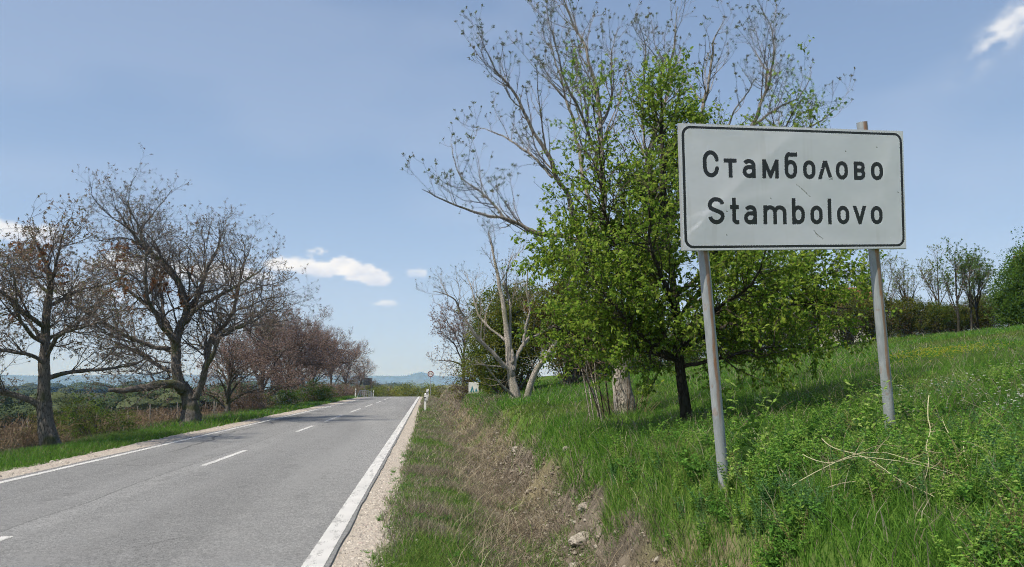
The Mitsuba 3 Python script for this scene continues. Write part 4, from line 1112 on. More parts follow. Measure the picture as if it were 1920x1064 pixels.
r = RNG(91)
sp = [(-28 - t * 58 + r.normal(0, 3), 112 - t * 8 + r.normal(0, 7), r.uniform(3.0, 4.8), r.uniform(2.0, 3.4)) for t in np.linspace(0, 1.25, 46)]
sp += [(-36 - t * 46 + r.normal(0, 3), 92 + r.normal(0, 5), r.uniform(1.8, 2.8), r.uniform(2, 3)) for t in np.linspace(0, 1.1, 26)]
wood('far_wood', 'dark grey green belt of orchard trees in the low fields on the left', 92, sp, 3, [(.065, .09, .042), (.075, .10, .05), (.055, .078, .04), (.09, .11, .055)])
sp = [(-30 - t * 330 + r.normal(0, 8), 400 + r.normal(0, 35), r.uniform(5, 9), r.uniform(5, 9)) for t in np.linspace(0, 1, 60)]
sp += [(-20 - t * 560 + r.normal(0, 12), 700 + r.normal(0, 60), r.uniform(7, 12), r.uniform(9, 16)) for t in np.linspace(0, 1, 60)]
wood('far_wood', 'faint far belts of trees across the plain on the left', 93, sp, 3, [(.06, .08, .04), (.075, .085, .045), (.05, .065, .035)], 420, .9)
sp = [(r.uniform(-17, 4), r.uniform(126, 165), r.uniform(1.9, 3.0), r.uniform(1.2, 2.4)) for k in range(80)]
wood('roadside_scrub', 'green and mauve scrub beyond the crest of the road', 94, sp, 2, OLIVE + OLIVE + BRUSH[:2] + [(.12, .15, .05), (.15, .19, .06)], 700, .17, core=False)

# hedge along the top of the bank on the right, thin bare trees in it, the big green tree
hx = [(9.5, 44, 2.2), (12.4, 44.6, 2.6), (15.4, 45, 2.9), (18.4, 45.4, 3.1), (20.9, 45, 3.3), (23.2, 45.2, 3.6), (25.4, 44.8, 3.5), (27.4, 45.1, 3.2), (29.3, 44.8, 2.6), (31.0, 44.4, 2.0), (33.0, 45.5, 2.0), (35.2, 45.8, 2.6)]
ordn = ['first', 'second', 'third', 'fourth', 'fifth', 'sixth', 'seventh', 'eighth', 'ninth', 'tenth', 'eleventh', 'twelfth']
for i, (x, y, hh) in enumerate(hx):
    leafy('hedge_shrub', f'olive brown hedge shrub, {ordn[i]} from the left along the field edge', 'shrub', 110 + i, (x, y), [(-.5, 0, hh * .55, 1.25, .9, hh * .44), (.7, .2, hh * .5, 1.2, .9, hh * .42), (0, -.1, hh * .72, 1.1, .8, hh * .3)], 12000, .095,
          OLIVE + [(.16, .20, .04), (.20, .22, .05)] + (RUST[:1] if i % 3 else DARKG[:2]), stems=18, stem_col=(.12, .095, .07), stem_r=.03, twig_n=3, group='olive brown shrubs of the hedge on the right')
LV_T = [dict(spacing=.24, t0=.25, ang=(18, 42), lr=.4, lmin=.4, nseg=7, up=.16, wob=.12, rk=.55, rl=.013, rmin=.007, lmax=2.2),
        dict(spacing=.24, t0=.15, ang=(20, 50), lr=.42, lmin=.25, nseg=5, up=.12, wob=.16, rk=.6, rl=.014, rmin=.006, lmax=1.0),
        dict(spacing=.22, t0=.15, ang=(25, 60), lr=.42, lmin=.1, nseg=3, up=.1, wob=.2, rk=.7, rl=.014, rmin=.0055, lmax=.5)]
thin = [(22.3, 47.5, 4.2, 'thin pale budding tree behind the hedge left of the right sign post'), (25.0, 48.0, 4.9, 'thin bare tree above the hedge just left of the right sign post'), (28.3, 45.8, 5.2, 'thin bare tree just right of the right sign post'),
        (29.8, 45.2, 4.6, 'thin forked bare tree, second right of the right sign post'), (31.3, 44.5, 5.3, 'thin tall bare tree left of the dark slim trunks'), (30.7, 42.0, 5.1, 'slim dark trunked tree with small green leaves left of the green tree'),
        (31.8, 42.4, 4.7, 'slim tree close beside the big green tree'), (33.0, 43.4, 4.6, 'slim leafy tree rising behind the big green tree'), (20.3, 47.8, 3.9, 'thin budding tree low behind the sign plate'), (23.8, 49.0, 4.6, 'thin pale green budding tree left of the bare one above the hedge'),
        (26.8, 47.0, 4.8, 'thin pale budding tree hidden by the right sign post'), (29.0, 48.0, 5.2, 'thin yellow green budding tree behind the forked one')]
for i, (x, y, hh, lab) in enumerate(thin):
    rng = RNG(130 + i); b = (x, y, float(height(x, y)) - .05)
    L = [([(0, 0, -.2), (0, 0, 0), (rng.normal(0, .1), rng.normal(0, .1), hh * .4), (rng.normal(0, .3), rng.normal(0, .2), hh * .97)], .055, .012)]
    for k in range(5):
        a = rng.uniform(0, 6.28); z0 = rng.uniform(.2, .5) * hh; e = rng.uniform(.5, 1.25)
        L.append(([(0, 0, z0), (math.cos(a) * e * .5, math.sin(a) * e * .5, z0 + hh * .18), (math.cos(a) * e, math.sin(a) * e, z0 + hh * rng.uniform(.3, .5))], .032, .008))
    t, out, tw = tree_parts('thin_tree', rng, b, L, 'bark_pear', .06, LV_T, None, (.14, .115, .09), lab)
    put_mb(t, 'twigs', tw, 'matte')
    cols = [(.24, .31, .10), (.20, .27, .085), (.30, .32, .15)] if i < 5 or i > 7 else [(.13, .22, .05), (.16, .25, .06), (.10, .18, .04)]
    mb = MB(); v, f, c = buds_at(rng, out[-1][0], 5, .085 if i < 5 or i > 7 else .10, .045 if i < 5 or i > 7 else .055, cols); mb.add(v + np.array(b), f, c)
    if i >= 5:
        p, d = along(rng, out[-1][0], .08 if i < 8 else .12); v, f, c = leaf_quads(rng, p, d + rand_dirs(rng, len(p)), .10, .05, pick(rng, len(p), cols)); mb.add(v + np.array(b), f, c)
    put_mb(t, 'small_leaves', mb, 'leaf_surface')
leafy('green_tree', 'big dense green leafy tree at the right edge above the field', 'tree', 141, (34.7, 40.5),
      [(0, 0, 2.6, 2.0, 1.8, 2.3), (-1.3, 0, 2.0, 1.4, 1.4, 1.9), (1.6, .2, 2.4, 1.7, 1.6, 2.3), (.2, 0, 4.0, 1.3, 1.2, 1.1), (-2.0, -.2, 1.1, .9, 1.0, 1.1)], 46000, .13, [(.10, .19, .032), (.135, .23, .04), (.075, .145, .026), (.17, .255, .05)], stem_r=.07)
leafy('green_tree', 'second dense green tree half cut by the right edge', 'tree', 142, (38.0, 40.0),
      [(0, 0, 2.6, 2.0, 1.8, 2.3), (-1.0, 0, 1.6, 1.4, 1.4, 1.6), (.8, .2, 3.4, 1.4, 1.3, 1.4)], 26000, .13, [(.07, .14, .025), (.095, .17, .03), (.055, .11, .02)], stem_r=.07)


# ---------------------------------------------------------------- houses beyond the hedge
def house(name, label, at, size, hw, hr, rot, roof, windows, chimney=None):
    """at: middle of the front's foot; size (w, d); eaves height hw, ridge hr above it; local x along the front."""
    t = thing(name, label, 'house')
    tw = T().translate([at[0], at[1], float(height(at[0], at[1])) - .3]).rotate([0, 0, 1], rot)
    w, d = size
    front = sbox(-w / 2, 0, w / 2, hw)
    for x, z, a, b in windows:
        front = front.difference(sbox(x - a / 2, z - b / 2, x + a / 2, z + b / 2))
    m = trimesh.creation.extrude_polygon(front, .25, engine='earcut'); m.apply_transform(trimesh.transformations.rotation_matrix(math.pi / 2, [1, 0, 0])); m.apply_translation([0, .25, 0])
    ms = [m, boxm((w, .25, hw), (0, d - .125, hw / 2))]
    for s in (-1, 1):
        g = Polygon([(.25, 0), (d - .25, 0), (d - .25, hw), (d / 2, hr - .12), (.25, hw)])
        e = trimesh.creation.extrude_polygon(g, .25, engine='earcut'); e.apply_transform(np.array([[0, 0, 1, 0], [1, 0, 0, 0], [0, 1, 0, 0], [0, 0, 0, 1.]]))
        e.apply_translation([s * (w / 2) - (.25 if s > 0 else 0), 0, 0]); ms.append(e)
    put(t, 'wall', trimesh.util.concatenate(ms), 'wall_render', tw=tw)
    pts = []
    ov = .45; sl = (hr - hw) / (d / 2)
    rl = []
    for s in (0, 1):
        y0, y1 = (-ov, d / 2) if s == 0 else (d + ov, d / 2)
        z0 = hw - ov * sl
        n = int(w / .3)
        X = np.linspace(-w / 2 - .35, w / 2 + .35, n * 4 + 1); tz = .03 * np.cos(np.arange(n * 4 + 1) * np.pi / 2)
        rows = 13
        V, F = [], []
        for q in range(rows):
            a, b = q / rows, (q + 1.12) / rows
            for tt, lift in ((a, .035), (min(b, 1.0), .0)):
                V.append(np.stack([X, np.full_like(X, y0 + (y1 - y0) * tt), z0 + (hr - z0) * tt + tz + lift + .03], 1))
            o = q * 2 * len(X); i = np.arange(len(X) - 1)
            F += [np.stack([o + i, o + i + 1, o + len(X) + i + 1], 1), np.stack([o + i, o + len(X) + i + 1, o + len(X) + i], 1)]
        rl.append((np.vstack(V), np.vstack(F)))
    mb = MB()
    for v, f in rl: mb.add(v, f)
    rk = put(t, 'roof', mb.mesh(), roof, tw=tw)
    v, f = tubes(np.array([[[-w / 2 - .35, d / 2, hr + .05], [w / 2 + .35, d / 2, hr + .05]]]), np.array([[.11, .11]]), 8)
    put(rk, 'ridge', (v, f), roof, tw=tw)
    if chimney:
        put(rk, 'chimney', boxm((.6, .6, 1.6), (chimney, d / 2 + .6, hr + .2), .02), 'wall_render', tw=tw)
    for x, z, a, b in windows:
        k = put(t, 'window', boxm((a, .04, b), (0 + x, .18, z)), 'window_glass', tw=tw)
        fr = sbox(x - a / 2, z - b / 2, x + a / 2, z + b / 2).difference(sbox(x - a / 2 + .07, z - b / 2 + .07, x - .03, z + b / 2 - .07)).difference(sbox(x + .03, z - b / 2 + .07, x + a / 2 - .07, z + b / 2 - .07))
        m = trimesh.creation.extrude_polygon(fr, .05, engine='earcut'); m.apply_transform(trimesh.transformations.rotation_matrix(math.pi / 2, [1, 0, 0])); m.apply_translation([0, .15, 0])
        put(k, 'frame', m, 'white_plastic', tw=tw)
    return t


house('house', 'house with orange tiled roof half hidden behind the hedge', (44.6, 78.0), (6.0, 7), 4.9, 7.1, -28, 'roof_tile', [(-1.7, 2.9, 1.3, 1.3), (1.7, 2.9, 1.3, 1.3)], 1.6)
house('outbuilding', 'low pale outbuilding with brownish tiled roof behind the thin bare trees', (44.6, 68.0), (7.0, 5), 1.9, 3.1, -32, 'brown_tile', [(-1.5, 1.1, .9, .7), (2.2, 1.1, .9, .7)])
labels['outbuilding']['category'] = 'shed'
house('house', 'house with brown roof peeping over the green tree at the right edge', (67.5, 74.0), (9, 8), 6.6, 9.6, -35, 'brown_tile', [(-2.6, 2, 1.2, 1.3), (2.4, 2, 1.2, 1.3), (-2.6, 4.8, 1.2, 1.3), (2.4, 4.8, 1.2, 1.3)])

# ---------------------------------------------------------------- road furniture
def delineator(x, y, label, hgt=1.02):
    t = thing('marker_post', label, 'marker post', 'white roadside marker posts')
    z = float(height(x, y))
    pf = lambda h0, h1, g=0.0: trimesh.creation.extrude_polygon(Polygon([(-.06 - g, -.03 - g), (.06 + g, -.03 - g), (.035 + g, .05 + g), (-.035 - g, .05 + g)]), h1 - h0, engine='earcut')
    b = pf(-.2, hgt); b.apply_translation([x, y, z - .2])
    top = b.vertices[:, 2] > z + .5
    b.vertices[top, 2] += (b.vertices[top, 1] - y) * .8
    put(t, 'body', b, 'white_plastic')
    c = pf(0, .25, .004); c.apply_translation([x, y, z + hgt - .42]); put(t, 'black_band', c, 'black_vinyl')
    put(t, 'reflector', boxm((.05, .006, .17), (x, y - .039, z + hgt - .30)), 'white_plastic')


delineator(-.13, 44.5, 'white marker post with black band nearest the camera, right of the road')
delineator(-.05, 66.0, 'white marker post second along the right side of the road')
delineator(.05, 82.0, 'white marker post at the foot of the round sign')
delineator(-7.85, 87.0, 'white marker post at the near end of the metal railing on the left')
delineator(-7.75, 114.0, 'white marker post at the far end of the metal railing on the left')


def tube_thing(t, part, pts, rad, mat='dull_zinc', n=16, sides=10):
    P = spline(pts, n); v, f = tubes(P[None], np.full((1, n), rad), sides, cap=True)
    return put(t, part, (v, f), mat, smooth=40)


# culvert railing on the left
t = thing('guard_railing', 'low grey metal tube railing beside the road on the left near the crest', 'railing')
zc = float(height(-7.75, 95))
pl = lambda y: (-7.75, y, float(height(-7.75, y)))
tube_thing(t, 'top_rail', [(-7.72, 87.8, zc - .05), (-7.75, 90.6, zc + .68), (-7.75, 92.0, zc + .82), (-7.75, 100, zc + .72), (-7.75, 110, zc + .42), (-7.75, 112, zc + .2), (-7.72, 114, zc - .6)], .04, n=40)
for hh in (.28, .52):
    tube_thing(t, 'lower_rail', [(-7.75, 89.6 + hh, zc + hh), (-7.75, 100, zc + hh - .08), (-7.75, 111.5, zc + hh - .42)], .022)
for y in np.arange(92.5, 111, 3):
    q = pl(y); tube_thing(t, 'rail_post', [(q[0], y, q[2] - .2), (q[0], y, q[2] + .5), (q[0], y, zc + .80 - max(0, (y - 95)) * .022)], .04, n=4)

# round no-overtaking sign
t = thing('round_sign', 'round no overtaking sign with red ring on a thin pole right of the road', 'sign')
S0 = np.array([.33, 92.0, 2.62]); zr = float(height(.33, 92))
tube_thing(t, 'pole', [(.33, 92.06, zr - .3), (.33, 92.06, 1.5), (.33, 92.06, 2.95)], .035, n=6)


def face(shape, y, mat, part, dz=.0, thick=.004):
    ms = [trimesh.creation.extrude_polygon(g, thick, engine='earcut') for g in getattr(shape, 'geoms', [shape])]
    m = trimesh.util.concatenate(ms); m.apply_transform(trimesh.transformations.rotation_matrix(math.pi / 2, [1, 0, 0])); m.apply_translation([S0[0], y, S0[2]])
    return put(t, part, m, mat)


face(Point(0, 0).buffer(.36, 24), 92.0, 'white_plastic', 'disc', thick=.012)
face(Point(0, 0).buffer(.355, 24).difference(Point(0, 0).buffer(.255, 24)), 91.985, 'red_paint', 'red_ring')
car = unary_union([Polygon([(-.09, -.05), (.09, -.05), (.09, .01), (.06, .02), (.04, .07), (-.04, .07), (-.06, .02), (-.09, .01)]), Point(-.055, -.055).buffer(.022), Point(.055, -.055).buffer(.022)])
face(affinity.translate(car, -.115, 0), 91.985, 'red_paint', 'left_car'); face(affinity.translate(car, .115, 0), 91.985, 'black_vinyl', 'right_car')

# sign seen from the back, left side
t = thing('rear_sign', 'dark back of a rectangular road sign on a pale pole left of the road', 'sign')
put(t, 'panel', boxm((1.3, .03, 1.05), (-8.9, 118, float(height(-8.9, 118)) + 2.5), .008), 'dark_back')
q = float(height(-8.9, 118))
tube_thing(t, 'pole', [(-8.35, 117.9, q - .3), (-8.35, 117.9, q + 1.5), (-8.35, 117.9, q + 3.1)], .045, n=5)
tube_thing(t, 'pole', [(-9.4, 118.08, q - .3), (-9.4, 118.08, q + 1.5), (-9.4, 118.08, q + 2.95)], .045, n=5)
# white board with a teal print, in the bushes
t = thing('notice_board', 'white notice board with teal peak print standing before the bushes', 'sign')
bz = 1.30
NK = .70
put(t, 'panel', boxm((.82 * NK, .03, .95 * NK), (2.64, 45.0, bz), .006), 'white_plastic')
S0 = np.array([2.64, 45, bz])
face(affinity.scale(Polygon([(-.30, -.36), (-.12, .20), (.05, -.36)]).difference(Polygon([(-.18, -.36), (-.12, -.10), (-.06, -.36)])), NK, NK, origin=(0, 0)), 44.982, 'teal_print', 'print')
face(affinity.scale(Polygon([(.10, -.30), (.20, .02), (.33, -.30)]), NK, NK, origin=(0, 0)), 44.982, 'teal_print', 'print')
for dx in (-.2, .2):
    tube_thing(t, 'leg', [(2.64 + dx, 45.05, .4), (2.64 + dx, 45.05, 1.0), (2.64 + dx, 45.05, 1.55)], .025, n=4)
# old field fence post
t = thing('fence_post', 'short grey fence post at the edge of the field before the hedge', 'post')
z = float(height(22.6, 42)); tube_thing(t, 'stake', [(22.6, 42, z - .2), (22.62, 42, z + .5), (22.66, 42, z + 1.05)], .045, 'bark_pale', n=6)
tube_thing(t, 'brace', [(22.62, 42, z + .75), (21.9, 41.9, z + .2), (21.4, 41.8, z - .1)], .03, 'bark_pale', n=5)

# ---------------------------------------------------------------- stones in the ditch
rs = RNG(161)
for i, (x, y, s, lab) in enumerate([(1.78, 8.85, .15, 'pale rough stone, largest on the ditch bank nearest the camera'), (1.6, 8.45, .09, 'small pale stone beside the largest one in the ditch'), (1.9, 9.4, .08, 'small stone on the bank just above the largest ditch stone'),
                                    (1.42, 15.6, .11, 'pale stone in the ditch bottom, midway along'), (1.36, 16.6, .05, 'small pale stone just beyond the midway ditch stone'), (1.6, 19.9, .09, 'light stone in the far part of the ditch'),
                                    (2.0, 17.2, .14, 'broad pale stone at the lip of the bank'), (1.36, 23.0, .10, 'far pale stone in the dry ditch grass'), (2.2, 12.2, .08, 'grey stone in the bare earth of the bank')]):
    m = trimesh.creation.icosphere(3); v = m.vertices.copy(); v *= (1 - .22 * np.abs(meshkit.noise(v * 3.1 + i, 2) * 2 - 1))[:, None]
    v = v * (1 + .95 * (meshkit.fbm(v * 1.4 + i * 7, 4, 3)[:, None] - .5)) * s * np.array([1.15, .9, .62])
    single('stone', lab, 'stone', (v + [x, y, float(height(x, y)) - s * .2], m.faces), 'stone_surface', smooth=14)


mb = MB(); rc = RNG(165); n = 2600
y = 5.2 + 19 * rc.random(n) ** 1.5; x = 1.72 + rc.normal(0, .26, n); x = np.where(rc.random(n) < .3, rc.uniform(.85, 1.7, n), x); x = np.where(x > 2.02, 1.72 - rc.random(n) * .5, x)
V = ico.vertices; s_ = (.010 + .020 * rc.random(n) ** 2.5) * (1 + y / 22)
v = V[None] * (s_[:, None, None] * rc.uniform(.6, 1.3, (n, 1, 3)) * np.array([1.1, 1.1, .7])) * rc.uniform(.75, 1.25, (n, len(V), 1)) + np.stack([x, y, height(x, y) + s_ * .3], 1)[:, None]
f = (ico.faces[None] + (np.arange(n) * len(V))[:, None, None]).reshape(-1, 3)
mb.add(v.reshape(-1, 3), f, np.repeat(pick(rc, n, [(.20, .17, .135), (.13, .11, .088), (.28, .245, .20), (.16, .135, .105), (.34, .31, .26)]), len(V), 0))
single('earth_clods', 'crumbly grey brown clods of dry earth on the ditch side', 'earth', mb.mesh(), 'pebble', kind='stuff', color=mb.color())

# ---------------------------------------------------------------- grass, weeds, stalks, flowers
def blades(rng, x, y, h, w, lean, col, z=None, flat=0.0):
    n = len(x); z = height(x, y) if z is None else z
    az = rng.uniform(0, 2 * np.pi, n); sd = np.stack([np.cos(az), np.sin(az), 0 * az], 1)
    la = rng.uniform(0, 2 * np.pi, n); ld = np.stack([np.cos(la), np.sin(la), 0 * la], 1) * (lean * h * rng.uniform(.2, 1.2, n))[:, None]
    up = np.array([0, 0, 1.]) * (h * (1 - flat))[:, None]
    p = np.stack([x, y, z - .015], 1); w = np.broadcast_to(w, n)[:, None] * .5
    V = np.stack([p - sd * w, p + sd * w, p + up * .55 + ld * .3 + sd * w * .8, p + up * .55 + ld * .3 - sd * w * .8, p + up + ld], 1)
    F = np.array([[0, 1, 2], [0, 2, 3], [3, 2, 4]])
    f = (F[None] + (np.arange(n) * 5)[:, None, None]).reshape(-1, 3)
    c = col * rng.uniform(.75, 1.25, (n, 1))
    return V.reshape(-1, 3), f, np.repeat(c, 5, 0)


def scatter(rng, n, y0, y1, xa, xb):
    y = np.sqrt(rng.uniform(y0 ** 2, y1 ** 2, n)) if y1 > 5 else rng.uniform(y0, y1, n)
    a, b = xa(y), xb(y)
    return a + (b - a) * rng.random(n), y


def patch(x, y, s, seed): return meshkit.fbm(np.stack([x * s, y * s, 0 * x], -1), 3, seed)


GRASS = np.array([(.105, .225, .034), (.135, .27, .044), (.078, .185, .028), (.165, .30, .056), (.215, .29, .08)])
DRY = np.array([(.33, .285, .205), (.23, .195, .145), (.46, .41, .31), (.15, .125, .10), (.28, .235, .18)])
rg = RNG(171)
mb = MB()
lip = lambda y: 1.98 + .22 * (meshkit.fbm(np.stack([y * 1.1, 0 * y, 0 * y], -1), 3, 77) - .5) * 2
wide = lambda y: np.minimum(.86 * y + 1.0, 40)
for y0, y1, n, hh, w in [(2.6, 6, 34000, .15, .006), (6, 10, 62000, .16, .0075), (10, 16, 64000, .17, .011), (16, 27, 62000, .19, .018), (27, 48, 64000, .22, .030)]:
    x, y = scatter(rg, n, y0, y1, lip, wide)
    q = patch(x, y, .5, 3); q2 = patch(x, y, .22, 8)
    col = GRASS[np.clip((q * 5 + rg.normal(0, .9, n)).astype(int), 0, 4)]
    tint = smooth01(.52, .66, q2) * smooth01(9, 22, y)
    col = col * (1 - .55 * tint[:, None]) + np.array([.135, .135, .045]) * .55 * tint[:, None]
    dry = rg.random(n) < .03
    col = np.where(dry[:, None], DRY[rg.integers(0, 5, n)] * 1.1, col)
    h = hh * (.45 + 1.1 * patch(x, y, 1.3, 4)) * rg.uniform(.6, 1.3, n) * (1 + .5 * dry) * (1 - .55 * tint)
    mb.add(*blades(rg, x, y, h, w, .75, col))
single('grass', 'lush green grass covering the bank and field on the right', 'grass', mb.mesh(), 'blade_surface', kind='stuff', color=mb.color())

mb = MB(); md = MB()
for y0, y1, n, hh, w in [(4.2, 8, 26000, .085, .0055), (8, 15, 30000, .09, .008), (15, 30, 22000, .11, .014), (30, 60, 14000, .13, .026), (60, 98, 8000, .16, .045)]:
    x, y = scatter(rg, n, y0, y1, lambda y: -.50 + gz(y, 1), lambda y: .92 + .25 * (patch(y, 0 * y, .8, 6) - .5))
    q = patch(x, y, .9, 13); green = rg.random(n) < smooth01(.0, .75, q - .12 * smooth01(20, 60, y) - .22 * smooth01(.4, .9, x))
    thin_ = smooth01(-.52, -.05, x)
    keep = rg.random(n) < .25 + .75 * thin_
    x, y, green = x[keep], y[keep], green[keep]; m = len(x)
    col = np.where(green[:, None], GRASS[rg.integers(0, 5, m)] * np.array([1.05, .95, 1.1]), DRY[rg.integers(0, 5, m)])
    h = hh * (.4 + 1.2 * patch(x, y, 1.7, 14)) * rg.uniform(.5, 1.4, m) * np.where(green, 1, 1.35)
    mb.add(*blades(rg, x, y, h, w, .9, col))
single('verge_grass', 'mixed green and dry grass on the verge between gravel and ditch', 'grass', mb.mesh(), 'blade_surface', kind='stuff', color=mb.color())
for y0, y1, n, hh, w in [(4.2, 8, 22000, .12, .0055), (8, 15, 26000, .14, .008), (15, 30, 22000, .18, .012), (30, 60, 16000, .24, .024), (60, 98, 9000, .3, .04)]:
    x, y = scatter(rg, n, y0, y1, lambda y: .62 + 0 * y - .35 * smooth01(18, 45, y), lambda y: lip(y) + .1 + 1.6 * smooth01(18, 45, y))
    keep = rg.random(n) < smooth01(.22, .5, patch(x, y, 1.1, 15)) + .05
    x, y = x[keep], y[keep]; m = len(x)
    q = patch(x, y, .8, 16)
    col = DRY[rg.integers(0, 5, m)] * (.45 + .9 * patch(x, y, 1.9, 18) * rg.uniform(.25, 2.1, m))[:, None]
    gre = rg.random(m) < .04 + .5 * smooth01(.58, .7, q)
    col = np.where(gre[:, None], GRASS[rg.integers(0, 5, m)], col)
    h = hh * rg.uniform(.4, 1.5, m); fl = np.where(rg.random(m) < .5, .8, .15)
    md.add(*blades(rg, x, y, h, w, 1.0 + fl, col, flat=fl))
single('dry_grass', 'brown flattened dry grass and straw filling the roadside ditch', 'grass', md.mesh(), 'blade_surface', kind='stuff', color=md.color())
ml = MB()
for y0, y1, n, hh, w in [(10, 30, 30000, .16, .012), (30, 95, 16000, .22, .035)]:
    x, y = scatter(rg, n, y0, y1, lambda y: -10.4 + 0 * y, lambda y: -7.75 + gz(y, 2))
    q = patch(x, y, .4, 23); col = GRASS[np.clip((q * 5 + rg.normal(0, 1, n)).astype(int), 0, 4)] * .9
    dry = rg.random(n) < .08 + .35 * smooth01(-9.3, -10.3, x)
    col = np.where(dry[:, None], DRY[rg.integers(0, 5, n)] * .8, col)
    ml.add(*blades(rg, x, y, hh * rg.uniform(.5, 1.4, n) * (.6 + .8 * q), w, .7, col))
x, y = scatter(rg, 26000, 16, 60, lambda y: -17 - .12 * y, lambda y: -10.2 + 0 * y)
col = np.where((rg.random(len(x)) < smooth01(.42, .6, patch(x, y, .3, 24)))[:, None], GRASS[rg.integers(0, 5, len(x))] * .8, DRY[rg.integers(0, 5, len(x))] * .62)
ml.add(*blades(rg, x, y, .3 * rg.uniform(.4, 1.5, len(x)), .022, .7, col))
single('left_grass', 'green grass strip and dry weeds under the trees left of the road', 'grass', ml.mesh(), 'blade_surface', kind='stuff', color=ml.color())


def weed(rng, hgt, stems, leaf, cols, nodes=8, per=5, wid=.3, narrow=.36, splay=.5):
    """A leafy herb: splayed stems with whorls of leaves. Returns stem and leaf meshes."""
    ms, ml_ = MB(), MB()
    for s in range(stems):
        a = rng.uniform(0, 6.28); sp_ = splay * rng.uniform(.3, 1.1) * hgt; h = hgt * rng.uniform(.6, 1.1)
        q = np.array([rng.normal(0, .03), rng.normal(0, .03), -.03])
        P = spline([q, q + [math.cos(a) * sp_ * .3, math.sin(a) * sp_ * .3, h * .55], q + [math.cos(a) * sp_, math.sin(a) * sp_, h]], 7)
        v, f = tubes(P[None], np.linspace(.0035, .0015, 7)[None], 3); ms.add(v, f, np.array(cols[0]) * 1.1)
        tt = np.linspace(.18, 1, nodes); pp = np.stack([np.interp(tt, np.linspace(0, 1, 7), P[:, k]) for k in range(3)], 1)
        pp = np.repeat(pp, per, 0); ang = rng.uniform(0, 6.28, len(pp))
        sz = leaf * (1.15 - .6 * np.repeat(tt, per))
        d = np.stack([np.cos(ang), np.sin(ang), rng.uniform(-.1, .7, len(pp))], 1)
        v, f, c = leaf_quads(rng, pp, d, sz, sz * narrow, pick(rng, len(pp), cols), jit=.2, six=True)
        ml_.add(v, f, c)
    return ms, ml_


YG = [(.22, .37, .065), (.27, .41, .09), (.165, .31, .05), (.33, .43, .13)]
MG = [(.12, .275, .05), (.155, .32, .06), (.095, .225, .042)]
rw = RNG(181)
RB = [(.20, .15, .085), (.15, .10, .06), (.24, .19, .11)]
BG = [(.11, .235, .085), (.14, .27, .10), (.09, .195, .07)]
protos = [weed(rw, .32, 7, .045, YG, 9, 5), weed(rw, .26, 9, .05, MG, 7, 4, narrow=.5), weed(rw, .38, 6, .06, YG[:3] + MG, 9, 3, narrow=.42), weed(rw, .20, 10, .06, MG, 4, 4, narrow=.6, splay=1.1), weed(rw, .30, 8, .032, BG, 10, 6, narrow=.3), weed(rw, .34, 5, .030, RB[:1] + YG + MG[:1], 10, 5, narrow=.34), weed(rw, .28, 11, .028, YG + MG, 12, 6, narrow=.32)]


def stamp(mb, proto, at, rot, s, tilt=0.0):
    c, sn = math.cos(rot) * s, math.sin(rot) * s
    M = np.array([[c, -sn, 0], [sn, c, 0], [0, 0, s]])
    for part in proto:
        v, f = part.mesh(); mb.add(v @ M.T + at, f, part.color() * rw.uniform(.85, 1.15))


mb = MB()
for i in range(1150):
    y = 2.9 + 6.6 * rw.random() ** 1.25; x = rw.uniform(2.05, min(.82 * y + .9, 7.5))
    if patch(np.array([x]), np.array([y]), .8, 31)[0] < .30 + .045 * max(0, y - 5):
        continue
    k = int(patch(np.array([x]), np.array([y]), 1.4, 33)[0] * 7 + rw.normal(0, 1.5)) % 7
    stamp(mb, protos[k], np.array([x, y, float(height(x, y))]), rw.uniform(0, 6.28), rw.uniform(.42, 1.0))
single('weed_cover', 'thick cover of leafy green weeds over the near bank under the sign', 'weeds', mb.mesh(), 'blade_surface', kind='stuff', color=mb.color())
mb = MB()
for i in range(330):
    y = rw.uniform(4.6, 18) ** 1; x = rw.uniform(-.62, .8)
    if patch(np.array([x]), np.array([y]), 1.2, 35)[0] < .48: continue
    stamp(mb, protos[3 if rw.random() < .6 else 1], np.array([x, y, float(height(x, y)) - .01]), rw.uniform(0, 6.28), rw.uniform(.22, .5))
single('verge_weeds', 'low flat green weeds creeping from the verge onto the gravel', 'weeds', mb.mesh(), 'blade_surface', kind='stuff', color=mb.color())

